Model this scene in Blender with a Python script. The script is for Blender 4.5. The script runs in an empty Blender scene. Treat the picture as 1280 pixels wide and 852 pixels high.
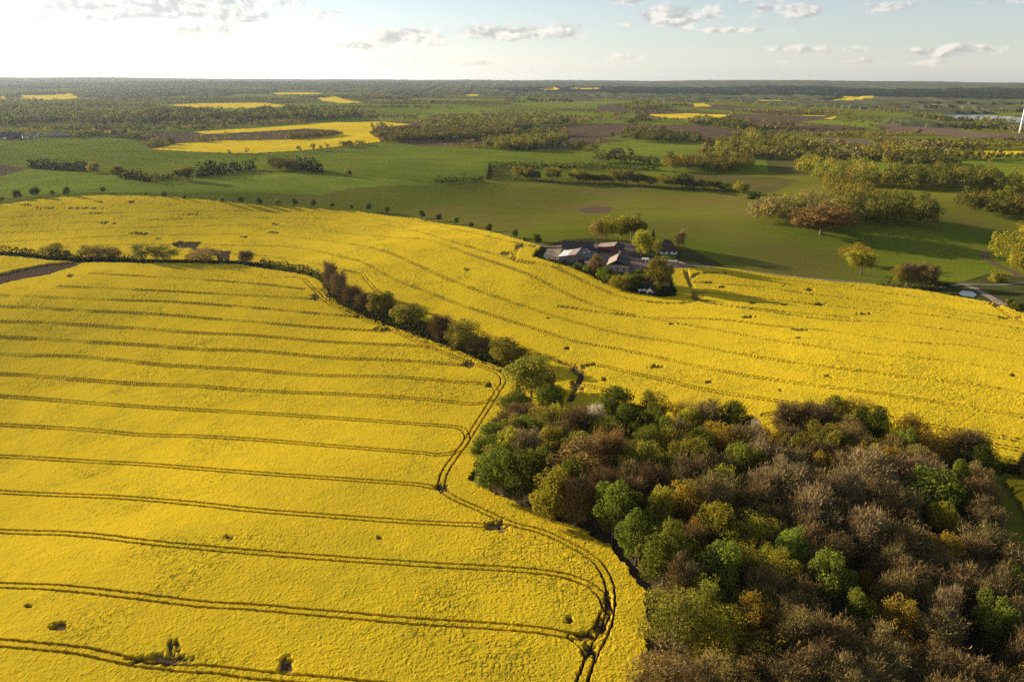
import bpy, math, random
import numpy as np

# ------------------------------------------------------------------ camera, sky, sun, exposure
S = bpy.context.scene
C = bpy.data.collections.new("landscape"); S.collection.children.link(C)
H = 112.0                      # flying height of the camera over the near field (m)
F = 960.0                      # focal length in pixels of a 1280 x 852 frame
PITCH = math.atan((426 - 95.5) / F)
ROLL = 10.0 / 1280
SUN_AZ = math.radians(-59)     # left of the viewing direction (+Y)
SUN_EL = math.radians(13.3)
SUN_STRENGTH = 5.0
SKY_STRENGTH = 0.064
EXPOSURE = 1.18
HAZE_DENSITY = 2.0e-5

fwd = np.array([0, math.cos(PITCH), -math.sin(PITCH)])
r0 = np.array([1.0, 0, 0]); u0 = np.cross(r0, fwd)
right = r0 * math.cos(ROLL) + u0 * math.sin(ROLL)
up = u0 * math.cos(ROLL) - r0 * math.sin(ROLL)
from mathutils import Matrix, Vector
cam_data = bpy.data.cameras.new("camera"); cam = bpy.data.objects.new("camera", cam_data); C.objects.link(cam)
cam.matrix_world = Matrix(((right[0], up[0], -fwd[0], 0), (right[1], up[1], -fwd[1], 0), (right[2], up[2], -fwd[2], H), (0, 0, 0, 1)))
cam_data.sensor_width = 36; cam_data.lens = 36 * F / 1280
cam_data.clip_start = 1; cam_data.clip_end = 60000
S.camera = cam
S.view_settings.view_transform = 'Standard'; S.view_settings.look = 'None'
S.view_settings.exposure = EXPOSURE; S.view_settings.gamma = 1; S.view_settings.use_curve_mapping = False
S.render.engine = 'CYCLES'
cy = S.cycles
cy.max_bounces = 5; cy.diffuse_bounces = 2; cy.glossy_bounces = 2; cy.transmission_bounces = 3; cy.transparent_max_bounces = 4
cy.volume_bounces = 0
cy.use_denoising = False; cy.use_adaptive_sampling = False
cy.caustics_reflective = False; cy.caustics_refractive = False


def ray(px, py):
    d = fwd + right * ((px - 640) / F) - up * ((py - 426) / F)
    return d / np.linalg.norm(d)


class NT:
    """small node-tree helper"""
    def __init__(s, tree): s.t = tree; s.n = tree.nodes; s.l = tree.links
    def node(s, typ, **kw):
        n = s.n.new(typ)
        for k, v in kw.items(): setattr(n, k, v)
        return n
    def put(s, sock, v):
        if hasattr(v, 'is_output'): s.l.new(v, sock)
        else: sock.default_value = v
    def math(s, op, a, b=0.0, c=0.0, clamp=False):
        n = s.n.new('ShaderNodeMath'); n.operation = op; n.use_clamp = clamp
        s.put(n.inputs[0], a); s.put(n.inputs[1], b); s.put(n.inputs[2], c)
        return n.outputs[0]
    def mix(s, f, a, b, blend='MIX'):
        n = s.n.new('ShaderNodeMix'); n.data_type = 'RGBA'; n.blend_type = blend
        s.put(n.inputs[0], f)
        for i, v in ((6, a), (7, b)):
            if not hasattr(v, 'is_output') and len(v) == 3: v = (*v, 1)
            s.put(n.inputs[i], v)
        return n.outputs[2]
    def ramp(s, v, lo, hi):
        n = s.n.new('ShaderNodeMapRange'); n.interpolation_type = 'SMOOTHSTEP'
        s.put(n.inputs[0], v); n.inputs[1].default_value = lo; n.inputs[2].default_value = hi
        return n.outputs[0]
    def noise(s, vec, scale, detail=4, rough=0.55, dist=0.0):
        n = s.n.new('ShaderNodeTexNoise'); s.put(n.inputs['Vector'], vec)
        n.inputs['Scale'].default_value = scale; n.inputs['Detail'].default_value = detail
        n.inputs['Roughness'].default_value = rough; n.inputs['Distortion'].default_value = dist
        return n.outputs['Fac']


world = bpy.data.worlds.new("World"); S.world = world; world.use_nodes = True
w = NT(world.node_tree); w.n.clear()
sky = w.node('ShaderNodeTexSky', sky_type='NISHITA', sun_disc=False, sun_elevation=SUN_EL, sun_rotation=SUN_AZ,
             altitude=100, air_density=1.0, dust_density=0.3, ozone_density=1.0)
tc = w.node('ShaderNodeTexCoord'); sep = w.node('ShaderNodeSeparateXYZ'); w.l.new(tc.outputs['Generated'], sep.inputs[0])
dx, dy, dz = sep.outputs
az = w.math('ARCTAN2', dx, dy); el = w.math('ARCSINE', dz)
comb = w.node('ShaderNodeCombineXYZ'); w.put(comb.inputs[0], az); w.put(comb.inputs[1], w.math('MULTIPLY', el, 1.7))
cvec = comb.outputs[0]
nz = w.noise(cvec, 26, 8, 0.6, 0.3)
nzf = w.noise(cvec, 70, 5, 0.6)
sh = w.node('ShaderNodeVectorMath', operation='ADD'); w.l.new(cvec, sh.inputs[0]); sh.inputs[1].default_value = (-0.006, 0.007, 0)
nz_s = w.noise(sh.outputs[0], 26, 8, 0.6, 0.3)
# the separate clouds: centre and half size in pixels of the photograph's frame, weight
CLOUDS = [(150, 14, 105, 13, 1.3), (245, 8, 85, 16, 1.35), (290, 22, 50, 13, 1.3), (225, 37, 75, 8, 1.2), (330, 2, 60, 8, 1.1), (410, 17, 28, 6, 1.1),
          (510, 47, 46, 12, 1.25), (455, 58, 60, 6, .95), (640, 42, 85, 10, 1.2), (705, 39, 28, 10, 1.1), (780, 1, 40, 6, 1.0), (822, 20, 20, 13, 1.4),
          (856, 22, 20, 14, 1.4), (890, 14, 13, 11, 1.2), (800, 31, 42, 5, .8), (955, 12, 22, 9, 1.1), (1005, 14, 28, 9, 1.0), (930, 2, 60, 4, .8), (1115, 9, 38, 8, .8),
          (1165, 66, 40, 7, .95), (1215, 62, 40, 6, .9), (1260, 2, 40, 5, .8), (770, 72, 60, 7, .75), (920, 38, 80, 4, .8), (980, 62, 110, 6, .75), (1100, 78, 180, 6, .7),
          (60, 4, 45, 8, .7), (560, 78, 160, 6, .7)]
cov = None
for (cx, cyy, hw, hh, wt) in CLOUDS:
    d = ray(cx, cyy); a0 = math.atan2(d[0], d[1]); e0 = math.asin(d[2])
    k = math.cos(e0)
    ua = w.math('MULTIPLY', w.math('SUBTRACT', az, a0), F / hw * .92)
    ue = w.math('MULTIPLY', w.math('SUBTRACT', el, e0), F / hh * .92)
    r2 = w.math('MULTIPLY_ADD', ua, ua, w.math('MULTIPLY', ue, ue))
    m = w.math('MULTIPLY', w.math('EXPONENT', w.math('MULTIPLY', r2, -0.9)), wt)
    cov = m if cov is None else w.math('MAXIMUM', cov, m)
dens = w.math('ADD', w.math('MULTIPLY', cov, 0.62), w.math('MULTIPLY', w.math('SUBTRACT', nz, 0.5), 1.25))
dens = w.math('ADD', dens, w.math('MULTIPLY', w.math('SUBTRACT', nzf, 0.5), 0.35))
mask = w.math('MULTIPLY', w.ramp(dens, 0.30, 0.62), w.ramp(cov, 0.08, 0.3))
lit = w.ramp(w.math('SUBTRACT', nz, nz_s), -0.10, 0.10)
# daylight seen in a cloud: bright rim towards the sun, greyer away from it
hsv = w.node('ShaderNodeHueSaturation'); w.l.new(sky.outputs[0], hsv.inputs['Color']); hsv.inputs['Saturation'].default_value = 0.5
skyc = w.mix(1.0, hsv.outputs[0], (0.93, 0.99, 1.10), 'MULTIPLY')
shade_c = w.mix(0.45, (4.2, 4.05, 4.05), w.mix(1.0, skyc, (0.74, 0.72, 0.73), 'MULTIPLY'))
lit_c = w.mix(0.5, (7.6, 7.0, 6.5), w.mix(1.0, skyc, (1.2, 1.08, 1.0), 'MULTIPLY'))
cloud_col = w.mix(lit, shade_c, lit_c)
final = w.mix(w.math('MULTIPLY', mask, 0.92), skyc, cloud_col)
bg = w.node('ShaderNodeBackground'); w.l.new(final, bg.inputs[0]); bg.inputs[1].default_value = SKY_STRENGTH
wo = w.node('ShaderNodeOutputWorld'); w.l.new(bg.outputs[0], wo.inputs[0])
world.cycles.sampling_method = 'MANUAL'; world.cycles.sample_map_resolution = 512

sun_d = bpy.data.lights.new("sun", 'SUN'); sun_d.energy = SUN_STRENGTH; sun_d.angle = math.radians(0.5); sun_d.color = (1.0, 0.86, 0.66)
sun = bpy.data.objects.new("sun", sun_d); C.objects.link(sun)
sv = Vector((math.sin(SUN_AZ) * math.cos(SUN_EL), math.cos(SUN_AZ) * math.cos(SUN_EL), math.sin(SUN_EL)))
sun.rotation_euler = sv.to_track_quat('Z', 'Y').to_euler()

rng = np.random.default_rng(7); random.seed(7)

# ------------------------------------------------------------------ terrain
def vnoise(x, y, seed=0):
    """smooth value noise, 0..1"""
    x = np.asarray(x, float); y = np.asarray(y, float)
    xi = np.floor(x).astype(np.int64); yi = np.floor(y).astype(np.int64)
    fx = x - xi; fy = y - yi
    fx = fx * fx * fx * (fx * (fx * 6 - 15) + 10); fy = fy * fy * fy * (fy * (fy * 6 - 15) + 10)
    def hsh(a, b):
        h = (a * 374761393 + b * 668265263 + seed * 974634521) & 0xffffffff
        h = ((h ^ (h >> 13)) * 1274126177) & 0xffffffff
        return ((h ^ (h >> 16)) & 0xffff) / 65535.0
    a = hsh(xi, yi); b = hsh(xi + 1, yi); c = hsh(xi, yi + 1); d = hsh(xi + 1, yi + 1)
    return (a + (b - a) * fx) * (1 - fy) + (c + (d - c) * fx) * fy


def sstep(a, b, x):
    t = np.clip((x - a) / (b - a), 0, 1); return t * t * (3 - 2 * t)


WAVES = [(260, 0.5, 1.3, .0055), (410, 2.1, 0.2, .0065), (175, 1.2, 4.0, .0040), (640, -0.6, 2.2, .005), (900, 0.9, 5.0, .004), (120, -0.3, 0.9, .0022), (330, -1.1, 3.3, .005)]


def hgt(x, y):
    x = np.asarray(x, float); y = np.asarray(y, float)
    z = np.zeros_like(x + y)
    for (wl, ang, ph, sl) in WAVES:
        z = z + sl * wl * np.sin((x * math.cos(ang) + y * math.sin(ang)) * 2 * math.pi / wl + ph)
    d = np.hypot(x, y)
    z = z * 1.45 * (1 - 0.84 * sstep(700, 1500, d))
    far = sstep(3500, 10000, d)
    for (bx, by, sl, rr) in ((-134, 310, .060, 150.0), (-77, 500, .055, 160.0), (-330, 480, .04, 150.0)):     # added swells, shaped to tilt the crop sunward so it renders brighter
        z = z - sl * ((x - bx) * math.sin(SUN_AZ) + (y - by) * math.cos(SUN_AZ)) * np.exp(-((x - bx) ** 2 + (y - by) ** 2) / rr ** 2)
    z = z + far * (0.35 + 0.65 * sstep(-3000, 7000, x)) * (14 + 88 * vnoise(x / 2600 + 3.1, y / 5200 + 1.7, 5) * vnoise(x / 900, y / 4000, 8) + 26 * vnoise(x / 1500, y / 6000, 11))
    return z


def at(px, py, lift=0.0):
    """the place on the ground (or lift metres above it) that the photograph shows at a pixel"""
    d = ray(px, py)
    if d[2] > -0.004: d = d.copy(); d[2] = -0.004
    t = H / -d[2]
    for _ in range(40):
        z = float(hgt(d[0] * t, d[1] * t)) + lift
        t += 0.7 * ((H - z) / -d[2] - t)
    return np.array([d[0] * t, d[1] * t])


def zc(p):   # distance along the view axis
    return float(p[0] * fwd[0] + p[1] * fwd[1] + (hgt(p[0], p[1]) - H) * fwd[2])


def poly(pts): return np.array([at(*p) for p in pts])


def catmull(pts, n=8):
    P = [np.array(p, float) for p in pts]
    P = [2 * P[0] - P[1]] + P + [2 * P[-1] - P[-2]]
    out = []
    for i in range(1, len(P) - 2):
        for k in range(n):
            t = k / n
            out.append(.5 * ((2 * P[i]) + (-P[i - 1] + P[i + 1]) * t + (2 * P[i - 1] - 5 * P[i] + 4 * P[i + 1] - P[i + 2]) * t * t + (-P[i - 1] + 3 * P[i] - 3 * P[i + 1] + P[i + 2]) * t ** 3))
    out.append(P[-2]); return out


def inside(P, X, Y):
    res = np.zeros(X.shape, bool)
    bb = (X >= P[:, 0].min()) & (X <= P[:, 0].max()) & (Y >= P[:, 1].min()) & (Y <= P[:, 1].max())
    idx = np.nonzero(bb)[0]
    if len(idx) == 0: return res
    x = X[idx]; y = Y[idx]; c = np.zeros(len(idx), bool)
    n = len(P)
    for i in range(n):
        x1, y1 = P[i]; x2, y2 = P[(i + 1) % n]
        if y1 == y2: continue
        cond = (y1 > y) != (y2 > y)
        c ^= cond & (x < (x2 - x1) * (y - y1) / (y2 - y1) + x1)
    res[idx] = c
    return res


# ------------------------------------------------------------------ materials
def mat(name):
    m = bpy.data.materials.new(name); m.use_nodes = True
    t = NT(m.node_tree); t.n.clear()
    out = t.node('ShaderNodeOutputMaterial')
    return m, t, out


def principled(t, out, col, rough=0.9, spec=0.2):
    b = t.node('ShaderNodeBsdfPrincipled'); t.put(b.inputs['Base Color'], col if hasattr(col, 'is_output') else (*col, 1))
    b.inputs['Roughness'].default_value = rough
    b.inputs['Specular IOR Level'].default_value = spec
    t.l.new(b.outputs[0], out.inputs[0]); return b


def pos(t): return t.node('ShaderNodeNewGeometry').outputs['Position']


def attr(t, name): return t.node('ShaderNodeAttribute', attribute_name=name).outputs['Fac']


def bump(t, b, h, strength=0.5, dist=0.3):
    n = t.node('ShaderNodeBump'); n.inputs['Strength'].default_value = strength; n.inputs['Distance'].default_value = dist
    t.l.new(h, n.inputs['Height']); t.l.new(n.outputs[0], b.inputs['Normal'])


def m_crop(name='rapeseed', k=1.0):
    m, t, out = mat(name)
    p = pos(t)
    big = t.noise(p, 0.012, 4, 0.55); mid = t.noise(p, 0.12, 4, 0.6); fine = t.noise(p, 1.3, 3, 0.65)
    c = t.mix(t.ramp(big, 0.35, 0.65), (0.60 * k, 0.415 * k, 0.020), (0.71 * k, 0.49 * k, 0.020))
    c = t.mix(t.math('MULTIPLY', t.ramp(mid, 0.42, 0.75), 0.5), c, (0.43, 0.34, 0.018))
    c = t.mix(t.math('MULTIPLY', t.ramp(t.noise(p, 0.045, 5, 0.65, 0.8), 0.52, 0.74), 0.55), c, (0.40, 0.33, 0.02))
    c = t.mix(t.math('MULTIPLY', t.ramp(fine, 0.52, 0.72), 0.45), c, (0.40, 0.30, 0.015))
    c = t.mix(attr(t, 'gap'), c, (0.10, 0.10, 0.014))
    soil = t.mix(t.noise(p, 0.8, 4), (0.055, 0.036, 0.022), (0.12, 0.082, 0.055))
    c = t.mix(attr(t, 'soil'), c, soil)
    b = t.node('ShaderNodeBsdfDiffuse'); b.inputs['Roughness'].default_value = 0.3; t.l.new(c, b.inputs[0]); t.l.new(b.outputs[0], out.inputs[0])
    bump(t, b, t.noise(p, 2.6, 3, 0.7), 0.25, 0.2)
    return m


def m_field(name, c1, c2, c3, s1=0.012, s2=0.10, amt=0.8, stripes=0.0, rough=0.95, tone=False):
    m, t, out = mat(name)
    p = pos(t)
    mp = t.node('ShaderNodeMapping'); t.l.new(p, mp.inputs[0]); mp.inputs['Scale'].default_value = (1, 2.2, 1); mp.inputs['Rotation'].default_value = (0, 0, 0.25)
    q = mp.outputs[0]
    c = t.mix(t.ramp(t.noise(q, s1, 5, 0.6, 0.6), 0.38, 0.66), c1, c2)
    c = t.mix(t.math('MULTIPLY', t.ramp(t.noise(q, s1 * 1.9, 6, 0.65, 1.0), 0.50, 0.70), amt), c, c3)
    if tone:
        br = t.noise(q, 0.03, 6, 0.7)
        c = t.mix(t.math('MULTIPLY', attr(t, 'lush'), t.math('ADD', br, 0.25, clamp=True)), c, (0.130, 0.185, 0.016))
        c = t.mix(t.math('MULTIPLY', attr(t, 'bare'), t.math('ADD', br, 0.1, clamp=True)), c, (0.200, 0.125, 0.050))
    c = t.mix(t.math('MULTIPLY', t.ramp(t.noise(p, 0.35, 6, 0.75), 0.4, 0.7), 0.35), c, tuple(v * 0.62 for v in c1))
    if stripes:
        wv = t.node('ShaderNodeTexWave'); wv.inputs['Scale'].default_value = 0.09; wv.inputs['Distortion'].default_value = 6; wv.inputs['Detail'].default_value = 3
        wv.inputs['Detail Scale'].default_value = 0.4
        t.l.new(q, wv.inputs['Vector'])
        c = t.mix(t.math('MULTIPLY', t.ramp(wv.outputs['Fac'], 0.6, 0.95), stripes), c, tuple(v * 0.62 for v in c2))
        w2 = t.node('ShaderNodeTexWave'); w2.bands_direction = 'Y'; w2.inputs['Scale'].default_value = 0.012; w2.inputs['Distortion'].default_value = 3.0; w2.inputs['Detail'].default_value = 2; w2.inputs['Detail Scale'].default_value = 0.5
        t.l.new(q, w2.inputs['Vector'])
        c = t.mix(t.math('MULTIPLY', t.ramp(w2.outputs['Fac'], 0.93, 1.0), 0.22), c, tuple(v * 0.5 for v in c1))
    b = t.node('ShaderNodeBsdfDiffuse'); b.inputs['Roughness'].default_value = 0.6; t.l.new(c, b.inputs[0]); t.l.new(b.outputs[0], out.inputs[0])
    bump(t, b, t.noise(p, 0.9, 5, 0.7), 0.45, 0.25)
    return m


def m_leaf(name, col, var=0.45, trans=0.48, warm=(1.25, 1.05, 0.6)):
    m, t, out = mat(name)
    tint = attr(t, 'tint')
    info = t.node('ShaderNodeObjectInfo').outputs['Random']
    dark = tuple(v * (1 - var) for v in col); light = tuple(min(1, v * (1 + var) * k) for v, k in zip(col, warm))
    c = t.mix(tint, dark, light)
    h = t.node('ShaderNodeHueSaturation'); t.l.new(c, h.inputs['Color'])
    t.put(h.inputs['Hue'], t.math('MULTIPLY_ADD', info, 0.03, 0.485)); t.put(h.inputs['Value'], t.math('MULTIPLY_ADD', info, 0.45, 0.78))
    d = t.node('ShaderNodeBsdfDiffuse'); t.l.new(h.outputs[0], d.inputs[0])
    tr = t.node('ShaderNodeBsdfTranslucent'); t.l.new(h.outputs[0], tr.inputs[0])
    mx = t.node('ShaderNodeMixShader'); mx.inputs[0].default_value = trans
    t.l.new(d.outputs[0], mx.inputs[1]); t.l.new(tr.outputs[0], mx.inputs[2]); t.l.new(mx.outputs[0], out.inputs[0])
    return m


def m_plain(name, c1, c2=None, scale=1.0, rough=0.85, spec=0.2, stretch=None):
    m, t, out = mat(name)
    tcn = t.node('ShaderNodeTexCoord').outputs['Object']
    if stretch:
        mp = t.node('ShaderNodeMapping'); t.l.new(tcn, mp.inputs[0]); mp.inputs['Scale'].default_value = stretch; tcn = mp.outputs[0]
    c2 = c2 or tuple(v * 0.7 for v in c1)
    c = t.mix(t.ramp(t.noise(tcn, scale, 5, 0.6), 0.35, 0.7), c1, c2)
    principled(t, out, c, rough, spec); return m


def m_water(name, col):
    m, t, out = mat(name)
    b = principled(t, out, col, 0.12, 0.5); bump(t, b, t.noise(pos(t), 0.7, 3), 0.15, 0.1); return m


M = dict(
    crop=m_crop(), crop_far=m_crop('rapeseed_brighter', 1.2),  # the far crop is the same colour, made brighter
    meadow=m_field('meadow', (0.160, 0.170, 0.016), (0.220, 0.208, 0.022), (0.260, 0.175, 0.055), s1=0.007, amt=0.8, stripes=0.3, tone=True),
    meadow_green=m_field('meadow_green', (0.165, 0.208, 0.018), (0.235, 0.265, 0.024), (0.245, 0.215, 0.034), amt=0.55, stripes=0.3),
    meadow_bright=m_field('meadow_bright', (0.205, 0.250, 0.026), (0.275, 0.305, 0.034), (0.10, 0.12, 0.03), amt=0.3, stripes=0.2),
    meadow_olive=m_field('meadow_olive', (0.125, 0.115, 0.026), (0.165, 0.135, 0.038), (0.17, 0.115, 0.05), amt=0.6, stripes=0.2),
    plough=m_field('plough', (0.150, 0.100, 0.056), (0.185, 0.125, 0.072), (0.14, 0.10, 0.05), amt=0.5, stripes=0.3),
    plough_pale=m_field('plough_pale', (0.19, 0.125, 0.085), (0.23, 0.155, 0.105), (0.14, 0.10, 0.06), amt=0.4),
    soil=m_field('bare_soil', (0.085, 0.056, 0.042), (0.12, 0.082, 0.06), (0.06, 0.04, 0.03), s1=0.05, amt=0.5),
    woodfloor=m_field('woodfloor', (0.095, 0.070, 0.042), (0.130, 0.095, 0.055), (0.065, 0.075, 0.026), s1=0.05, amt=0.5),
    rough=m_field('rough_grass', (0.055, 0.065, 0.018), (0.10, 0.095, 0.028), (0.06, 0.045, 0.025), s1=0.06, amt=0.5),
    forest=m_field('forest', (0.090, 0.100, 0.042), (0.165, 0.150, 0.065), (0.215, 0.175, 0.10), s1=0.0022, amt=0.8),
    forest_dark=m_field('forest_dark', (0.022, 0.030, 0.018), (0.030, 0.036, 0.022), (0.034, 0.034, 0.022), s1=0.004, amt=0.5),
    dirt=m_field('dirt_road', (0.26, 0.20, 0.15), (0.33, 0.26, 0.20), (0.20, 0.15, 0.11), s1=0.08, amt=0.5),
    yard=m_field('yard', (0.22, 0.155, 0.125), (0.30, 0.22, 0.18), (0.16, 0.12, 0.10), s1=0.07, amt=0.5),
    slab=m_field('slab', (0.42, 0.32, 0.23), (0.50, 0.39, 0.29), (0.33, 0.25, 0.18), s1=0.09, amt=0.4),
    lawn=m_field('lawn', (0.10, 0.16, 0.03), (0.13, 0.19, 0.035), (0.08, 0.11, 0.02), s1=0.2, amt=0.3),
    water=m_water('water', (0.06, 0.08, 0.11)),
    pond=m_water('pond', (0.03, 0.045, 0.07)),
    bark=m_plain('bark', (0.19, 0.14, 0.10), (0.11, 0.08, 0.056), 2.0, stretch=(1, 1, .2)),
    bark_pale=m_plain('bark_pale', (0.40, 0.33, 0.26), (0.26, 0.21, 0.16), 2.0, stretch=(1, 1, .2)),
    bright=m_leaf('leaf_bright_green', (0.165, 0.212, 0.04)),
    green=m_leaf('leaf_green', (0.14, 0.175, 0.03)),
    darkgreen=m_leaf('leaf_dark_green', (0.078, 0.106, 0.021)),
    olive=m_leaf('leaf_olive', (0.2, 0.198, 0.038)),
    yellowgreen=m_leaf('leaf_yellow_green', (0.27, 0.265, 0.036)),
    golden=m_leaf('leaf_golden', (0.27, 0.205, 0.038)),
    orange=m_leaf('leaf_orange', (0.235, 0.165, 0.072)),
    khaki=m_leaf('leaf_khaki', (0.24, 0.195, 0.085)),
    brown=m_leaf('twig_brown', (0.172, 0.138, 0.074), trans=0.08),
    redbrown=m_leaf('twig_red_brown', (0.155, 0.118, 0.066), trans=0.08),
    greybrown=m_leaf('twig_grey_brown', (0.255, 0.212, 0.135), trans=0.05),
    blossom=m_leaf('blossom_white', (0.46, 0.38, 0.26), var=0.25, warm=(1, 1, 1)),
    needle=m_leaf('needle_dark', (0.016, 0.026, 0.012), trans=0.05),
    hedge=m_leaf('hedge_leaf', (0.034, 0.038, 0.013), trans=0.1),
    wood_mix=m_leaf('wood_mixed', (0.15, 0.16, 0.036), var=0.42, trans=0.25),
    roof_dark=m_plain('roof_dark', (0.055, 0.046, 0.046), (0.085, 0.07, 0.068), 0.6),
    roof_slate=m_plain('roof_slate', (0.05, 0.055, 0.065), (0.08, 0.085, 0.10), 0.6),
    roof_white=m_plain('roof_white', (0.66, 0.64, 0.62), (0.54, 0.52, 0.5), 0.5, rough=0.5),
    roof_tan=m_plain('roof_tan', (0.36, 0.27, 0.21), (0.27, 0.20, 0.16), 0.6),
    roof_red=m_plain('roof_red', (0.115, 0.060, 0.055), (0.075, 0.042, 0.040), 1.2),
    wall_grey=m_plain('wall_grey', (0.20, 0.175, 0.165), (0.13, 0.115, 0.11), 0.5),
    wall_brick=m_plain('wall_brick', (0.20, 0.075, 0.055), (0.13, 0.05, 0.04), 1.5),
    wall_cream=m_plain('wall_cream', (0.58, 0.47, 0.36), (0.47, 0.37, 0.28), 0.8),
    wall_white=m_plain('wall_white', (0.80, 0.79, 0.77), (0.70, 0.69, 0.67), 0.8),
    timber=m_plain('timber_dark', (0.05, 0.042, 0.036), (0.08, 0.062, 0.05), 1.2, stretch=(3, 3, .3)),
    glass=m_plain('glass_dark', (0.03, 0.035, 0.045), (0.05, 0.055, 0.065), 1, rough=0.1, spec=0.6),
    trim=m_plain('trim_white', (0.75, 0.73, 0.70), (0.66, 0.64, 0.6), 1),
    metal=m_plain('metal_grey', (0.40, 0.42, 0.45), (0.32, 0.34, 0.37), 1, rough=0.35, spec=0.6),
    tyre=m_plain('tyre', (0.02, 0.02, 0.02), (0.03, 0.03, 0.03), 1),
    turbine=m_plain('turbine_white', (0.80, 0.80, 0.79), (0.76, 0.76, 0.75), 0.2, rough=0.4),
)
M['wood_olive'] = m_leaf('wood_olive', (0.215, 0.212, 0.044), var=0.42, trans=0.25)
M['wood_brown'] = m_leaf('wood_brown', (0.205, 0.185, 0.08), var=0.4, trans=0.15)
M['wood_dark'] = m_leaf('wood_dark', (0.09, 0.098, 0.027), var=0.42, trans=0.25)


# ------------------------------------------------------------------ mesh helpers
def mesh_np(name, V, faces4=None, faces3=None, mats=(), smooth=False, fattr=None, vattr=None, midx=None):
    me = bpy.data.meshes.new(name)
    nq = 0 if faces4 is None else len(faces4); nt = 0 if faces3 is None else len(faces3)
    me.vertices.add(len(V)); me.vertices.foreach_set('co', np.ascontiguousarray(V, np.float32).ravel())
    loops = []
    if nq: loops.append(np.asarray(faces4, np.int32).ravel())
    if nt: loops.append(np.asarray(faces3, np.int32).ravel())
    L = np.concatenate(loops)
    me.loops.add(len(L)); me.loops.foreach_set('vertex_index', L)
    st = np.concatenate([np.arange(nq) * 4, nq * 4 + np.arange(nt) * 3]).astype(np.int32)
    me.polygons.add(nq + nt); me.polygons.foreach_set('loop_start', st)
    me.polygons.foreach_set('use_smooth', np.full(nq + nt, smooth, bool))
    if midx is not None: me.polygons.foreach_set('material_index', np.asarray(midx, np.int32))
    for m in mats: me.materials.append(m)
    for k, v in (fattr or {}).items():
        me.attributes.new(k, 'FLOAT', 'FACE').data.foreach_set('value', np.asarray(v, np.float32))
    for k, v in (vattr or {}).items():
        me.attributes.new(k, 'FLOAT', 'POINT').data.foreach_set('value', np.asarray(v, np.float32))
    me.update(calc_edges=True); me.validate()
    return me


def link(name, me, parent=None, loc=None):
    o = bpy.data.objects.new(name, me); C.objects.link(o)
    if parent: o.parent = parent
    if loc is not None: o.location = loc
    return o


def tag(o, label=None, cat=None, group=None, kind=None):
    for k, v in (('label', label), ('category', cat), ('group', group), ('kind', kind)):
        if v: o[k] = v
    return o


def empty(name, loc, rz=0.0, **kw):
    o = bpy.data.objects.new(name, None); C.objects.link(o); o.empty_display_size = 1
    o.location = loc; o.rotation_euler = (0, 0, rz)
    return tag(o, **kw)


# ------------------------------------------------------------------ fields: outlines as the photograph shows them
WOOD_TOP = [(655, 500), (672, 522), (700, 538), (750, 548), (800, 556), (850, 563), (900, 566), (960, 560), (1020, 556), (1080, 560), (1140, 568), (1200, 582), (1244, 590)]
WOOD_LEFT = [(588, 603), (612, 615), (640, 628), (690, 652), (727, 665), (765, 690), (790, 722), (805, 742), (806, 765), (810, 802), (802, 852), (782, 930), (740, 1050)]
F1 = [(-420, 326), (0, 321), (62, 327), (110, 330), (185, 331), (250, 331), (300, 332), (345, 340), (385, 346), (403, 354), (413, 373), (440, 389), (480, 406), (530, 425),
      (575, 442), (610, 456), (640, 467), (648, 480), (640, 505), (622, 535), (600, 570)] + WOOD_LEFT + [(-700, 1050), (-700, 600)]
F2 = [(-420, 285), (-40, 263), (0, 257), (50, 250), (100, 246), (150, 245), (220, 248), (300, 255), (370, 260), (450, 265), (520, 274), (580, 285), (640, 299), (679, 310.5),
      (666, 323), (698, 331.5), (722, 338.5), (740, 347), (757, 356), (780, 364), (791, 367), (821, 372), (836, 373), (845, 368), (838, 345), (839, 338), (855, 336.5), (867, 336),
      (900, 336), (960, 344.5), (1010, 350.5), (1085, 357), (1147, 364), (1210, 375), (1242, 381), (1260, 386), (1280, 395), (1330, 415), (1450, 470), (1450, 660), (1280, 588), (1244, 582)] \
     + [(x, y - 3) for x, y in WOOD_TOP[::-1]] + [(650, 482), (642, 463), (600, 440), (560, 424), (520, 406), (480, 389), (440, 371), (420, 350), (402, 346), (345, 335), (300, 328), (185, 327), (110, 326), (60, 323), (0, 317), (-420, 314)]
F3 = [(1252, 602), (1282, 605), (1420, 640), (1420, 900), (1312, 700), (1286, 655), (1272, 632), (1263, 618)]
WOODP = [(648, 480), (640, 505), (622, 535), (600, 570)][::-1][:0] + [(648, 485)] + WOOD_TOP + [(1240, 612), (1250, 655), (1268, 712), (1300, 790), (1390, 900), (1400, 1050)] + WOOD_LEFT[::-1] + [(600, 570), (622, 535), (640, 505)]

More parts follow.
